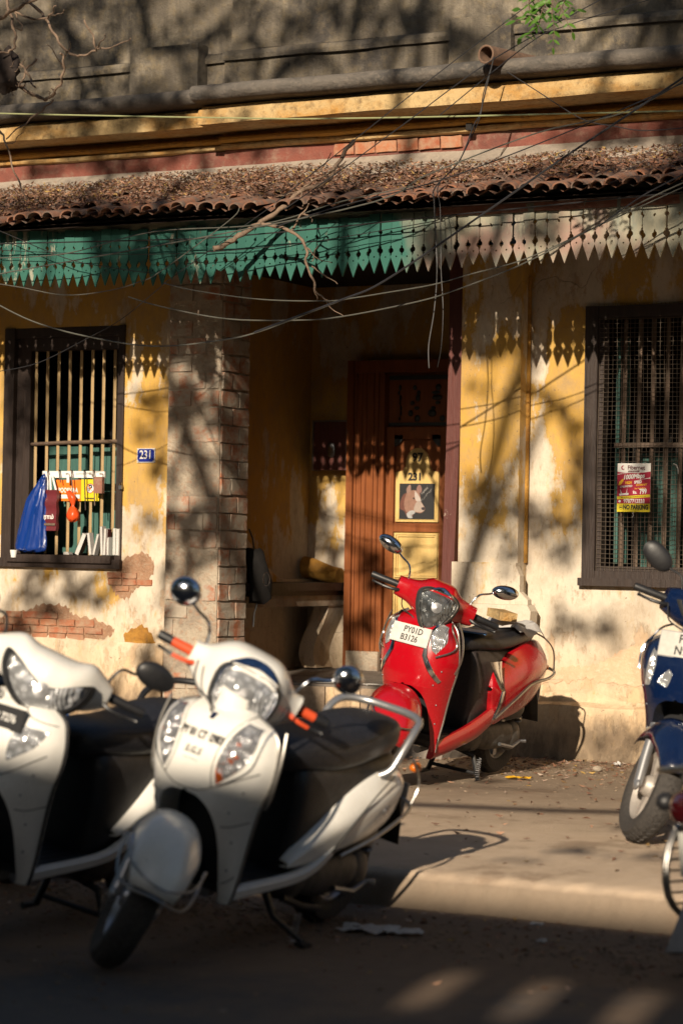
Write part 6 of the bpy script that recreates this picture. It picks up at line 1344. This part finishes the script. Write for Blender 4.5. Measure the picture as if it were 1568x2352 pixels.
# ---- leafy sprig at the top
sp_l = thing('leafy_sprig', tuple(P(1255, 20, 10.8)), 'sprig of small green leaves hanging in at the top of the picture', 'branch')
def leafmesh(sd_):
    mb = MB(); n = 6; rows = []
    for i in range(n+1):
        t = i/n; w = .40*sin(pi*min(1, t*1.02))**.75*(1-.25*t)
        rows.append([Vector((t, y*w*.5, .10*abs(y)*w-.08*t*t+.02*sin(t*5+sd_))) for y in (-1, 0, 1)])
    mb.grid(rows); me = bpy.data.meshes.new('leaf'); me.from_pydata([tuple(v) for v in mb.v], [], mb.f); me.materials.append(M['sprigleaf'])
    for p in me.polygons: p.use_smooth = True
    return me
ql = NT('translucent_green_leaf'); nn_ = ql.noise(6, 3, ql.obj()); cc_ = ql.mix(ql.rnd(), (.05, .14, .015), (.12, .26, .03)); ql.out(cc_, .45, ql.bump(nn_, .2, .01)); tb = ql.n('ShaderNodeBsdfTranslucent'); ql.put(tb.inputs[0], cc_)
mx = ql.n('ShaderNodeMixShader'); mx.inputs[0].default_value = .4; ql.t.links.new(ql.b.outputs[0], mx.inputs[1]); ql.t.links.new(tb.outputs[0], mx.inputs[2]); ql.t.links.new(mx.outputs[0], ql.t.nodes['Material Output'].inputs[0]); M['sprigleaf'] = ql.m
lms = [leafmesh(k) for k in range(3)]
def sprigstem(pts, nl, ls, w=.003):
    v = [Vector(p) for p in crom([tuple(P(*z2(x, y), 10.8+.04*i)) for i, (x, y) in enumerate(pts)], 8)]
    MB().tube(v, [lerp(w, w*.4, i/(len(v)-1)) for i in range(len(v))], 5).build('stem', M['bark'], sp_l, 60)
    for k in range(nl):
        t = (k+1)/nl; i = min(len(v)-2, int(t*(len(v)-1))); d = (v[i+1]-v[i]).normalized()
        for s_ in ((-1, 1) if k < nl-1 else (0,)):
            o = bpy.data.objects.new('leaf', q.choice(lms)); COL.objects.link(o); o.parent = sp_l
            ax = (d*.5+Vector((cos(YAW), sin(YAW), 0))*s_*.9+Vector((0, 0, -.25))+Vector([q.uniform(-.2, .2) for _ in range(3)])).normalized()
            nz = (Vector((.3, -.8, .5))+Vector([q.uniform(-.5, .5) for _ in range(3)])).normalized(); yy = nz.cross(ax).normalized(); nz = ax.cross(yy)
            Mx = Matrix((ax, yy, nz)).transposed().to_4x4() @ Matrix.Scale(ls*q.uniform(.75, 1.2), 4)
            Mx.translation = v[i]-WL[sp_l]; o.matrix_local = Mx
sprigstem([(960, -60), (930, 20), (880, 60), (850, 80), (820, 40)], 5, .060); sprigstem([(960, -40), (920, 50), (900, 120), (850, 165), (820, 170)], 6, .052)
sprigstem([(970, -40), (965, 60), (975, 130), (968, 225)], 7, .040); sprigstem([(960, -60), (1010, -5), (1060, 40), (1095, 45)], 5, .050); sprigstem([(1000, 20), (1030, 90), (1060, 150)], 3, .045); sprigstem([(850, 80), (800, 95), (770, 90)], 2, .055); sprigstem([(900, -60), (880, -10), (820, 0)], 3, .055)
sprigstem([(900, -60), (905, 10), (940, 60), (985, 80)], 6, .055); sprigstem([(870, -50), (860, 20), (870, 70), (890, 110)], 6, .05); sprigstem([(1030, -60), (1020, 10), (1000, 60)], 4, .05)
# ---- chalk drawing on the porch step
ch = MB(); M['chalk'] = simple('white_chalk', (.50, .48, .45), .9)
st_ = thing('chalk_drawing', (-7.2, 13.95, .492), 'white chalk kolam lines drawn on the porch step', 'drawing')
for k in range(11):
    a0 = -7.55+.13*k; pts = [(a0, 14.0, .4915), (a0+.08, 13.92, .4915), (a0+.16, 13.99, .4915), (a0+.26, 13.86, .4915)] if k % 2 else [(a0, 13.85, .4915), (a0+.1, 13.98, .4915), (a0+.22, 13.93, .4915)]
    MB().tube([Vector(p) for p in crom(pts, 5)], .004, 4, flat=1).build('chalk_line', M['chalk'], st_)
for k in range(5):
    a0 = -7.7+.26*k; MB().tube([Vector(p) for p in crom([(a0, 13.55, .2765), (a0+.1, 13.42, .2765), (a0+.22, 13.6, .2765), (a0+.3, 13.45, .2765)], 5)], .004, 4).build('chalk_line', M['chalk'], st_)
# ---- litter
M['lilac'] = simple('lilac_plastic', (.32, .24, .34), .5)
def gl(fx):
    def f(q):
        x, y, z = fx(q); return Vector((x, y, z+.004+q.random()*.006))
    return f
leaves('fallen_leaves', 'dryleaf', 2200, gl(lambda q: (lambda y: (q.uniform(-7.2, -2.8), y, pave_z(y)))(14.0-abs(q.gauss(0, .75)))), (.015, .055), None, 31, 'dry brown leaves and twigs scattered along the foot of the wall', .18)
leaves('fallen_leaves', 'dryleaf', 420, gl(lambda q: (lambda y: (q.uniform(-6.5, -2.6), y, pave_z(y)))(q.uniform(8.7, 13))), (.02, .05), None, 32, 'few dry leaves scattered over the pavement', .15)
leaves('fallen_leaves', 'dryleaf', 1100, gl(lambda q: (q.uniform(-6.2, -1.8), 8.2-abs(q.gauss(0, .55)), .004)), (.012, .04), None, 33, 'small dry leaves collected in the dirt below the kerb', .2)
leaves('fallen_leaves', 'dryleaf', 90, gl(lambda q: (q.uniform(-5.2, -2.0), q.uniform(5.2, 7.6), .004)), (.015, .035), None, 34, 'thinly scattered leaves on the shaded road', .12)
def stones(name, n, fx, sz, mat, label, seed):
    q = random.Random(seed); mb = MB()
    for _ in range(n):
        c = fx(q); s_ = q.uniform(*sz); vs = [c+Vector((s_*q.uniform(.6, 1.2)*a, s_*q.uniform(.6, 1.2)*b, s_*q.uniform(.3, .8)*(d*.5+.4))) for a in (-1, 1) for b in (-1, 1) for d in (-1, 1)]
        mb.add(vs, [(0, 1, 3, 2), (4, 6, 7, 5), (0, 4, 5, 1), (2, 3, 7, 6), (1, 5, 7, 3)])
    tag(mb.build(name, M[mat], None, recalc=False), label, kind='stuff')
stones('grit', 2600, lambda q: Vector((q.uniform(-6.4, -1.8), 8.24-abs(q.gauss(0, .5)), 0)), (.002, .009), 'pave', 'grit and pebbles gathered under the kerb', 41)
stones('grit', 1800, lambda q: (lambda y: Vector((q.uniform(-7.2, -2.6), y, pave_z(y))))(13.9-abs(q.gauss(0, 1.0))), (.002, .008), 'pave', 'grit and crumbs of plaster along the wall', 42)
stones('grit', 900, lambda q: Vector((q.uniform(-5.5, -1.8), q.uniform(5.2, 8.2), 0)), (.002, .007), 'pave', 'loose grit on the shaded road', 43)
def scrap(px, py, z, w, d, mat, label, cat='paper', seed=0, h=.03, rot=0):
    q = random.Random(seed); c = G(px, py, z); R_ = Matrix.Rotation(rot, 3, 'Z')
    rows = [[c+R_ @ Vector((lerp(-w, w, i/6)/2+q.uniform(-.1, .1)*w*.5, lerp(-d, d, j/5)/2+q.uniform(-.1, .1)*d, .006+h*max(0, noise.noise(Vector((i*.7+seed, j*.8, 0)))+.25))) for i in range(7)] for j in range(6)]
    tag(MB().grid(rows).build('paper_scrap' if cat == 'paper' else 'plastic_bag', M[mat], None, 25), label, cat)
scrap(845, 2140, 0, .19, .14, 'paper', 'crumpled white paper lying on the road behind the white scooter', seed=1, h=.03)
scrap(930, 2148, 0, .13, .10, 'paper', 'smaller pale wrapper lying right of the crumpled paper', seed=5, h=.03, rot=.4)
scrap(1243, 2168, 0, .035, .03, 'paper', 'tiny blue-white scrap on the road before the kerb', seed=9, h=.02)
scrap(1232, 2128, 0, .05, .03, 'paper', 'small white flake of paper close to the kerb', seed=12, h=.015)
scrap(1418, 1760, pave_z(13.2), .05, .04, 'paper', 'tiny white paper ball at the foot of the right-hand wall', seed=14, h=.03)
scrap(1560, 2140, 0, .12, .09, 'lilac', 'pale lilac plastic bag on the road at the right edge', 'bag', seed=16, h=.06)
c = G(1370, 1772, pave_z(13)); tag(MB().ell(c+Vector((0, 0, .015)), .03, .022, .018, 10, 7).build('stone', M['pillar'], None, 60), 'small pale stone lying near the wall at the right', 'stone')
scrap(1190, 1790, pave_z(12), .14, .06, 'yel2', 'yellow dry leaf under the red scooter stand', seed=18, h=.02)
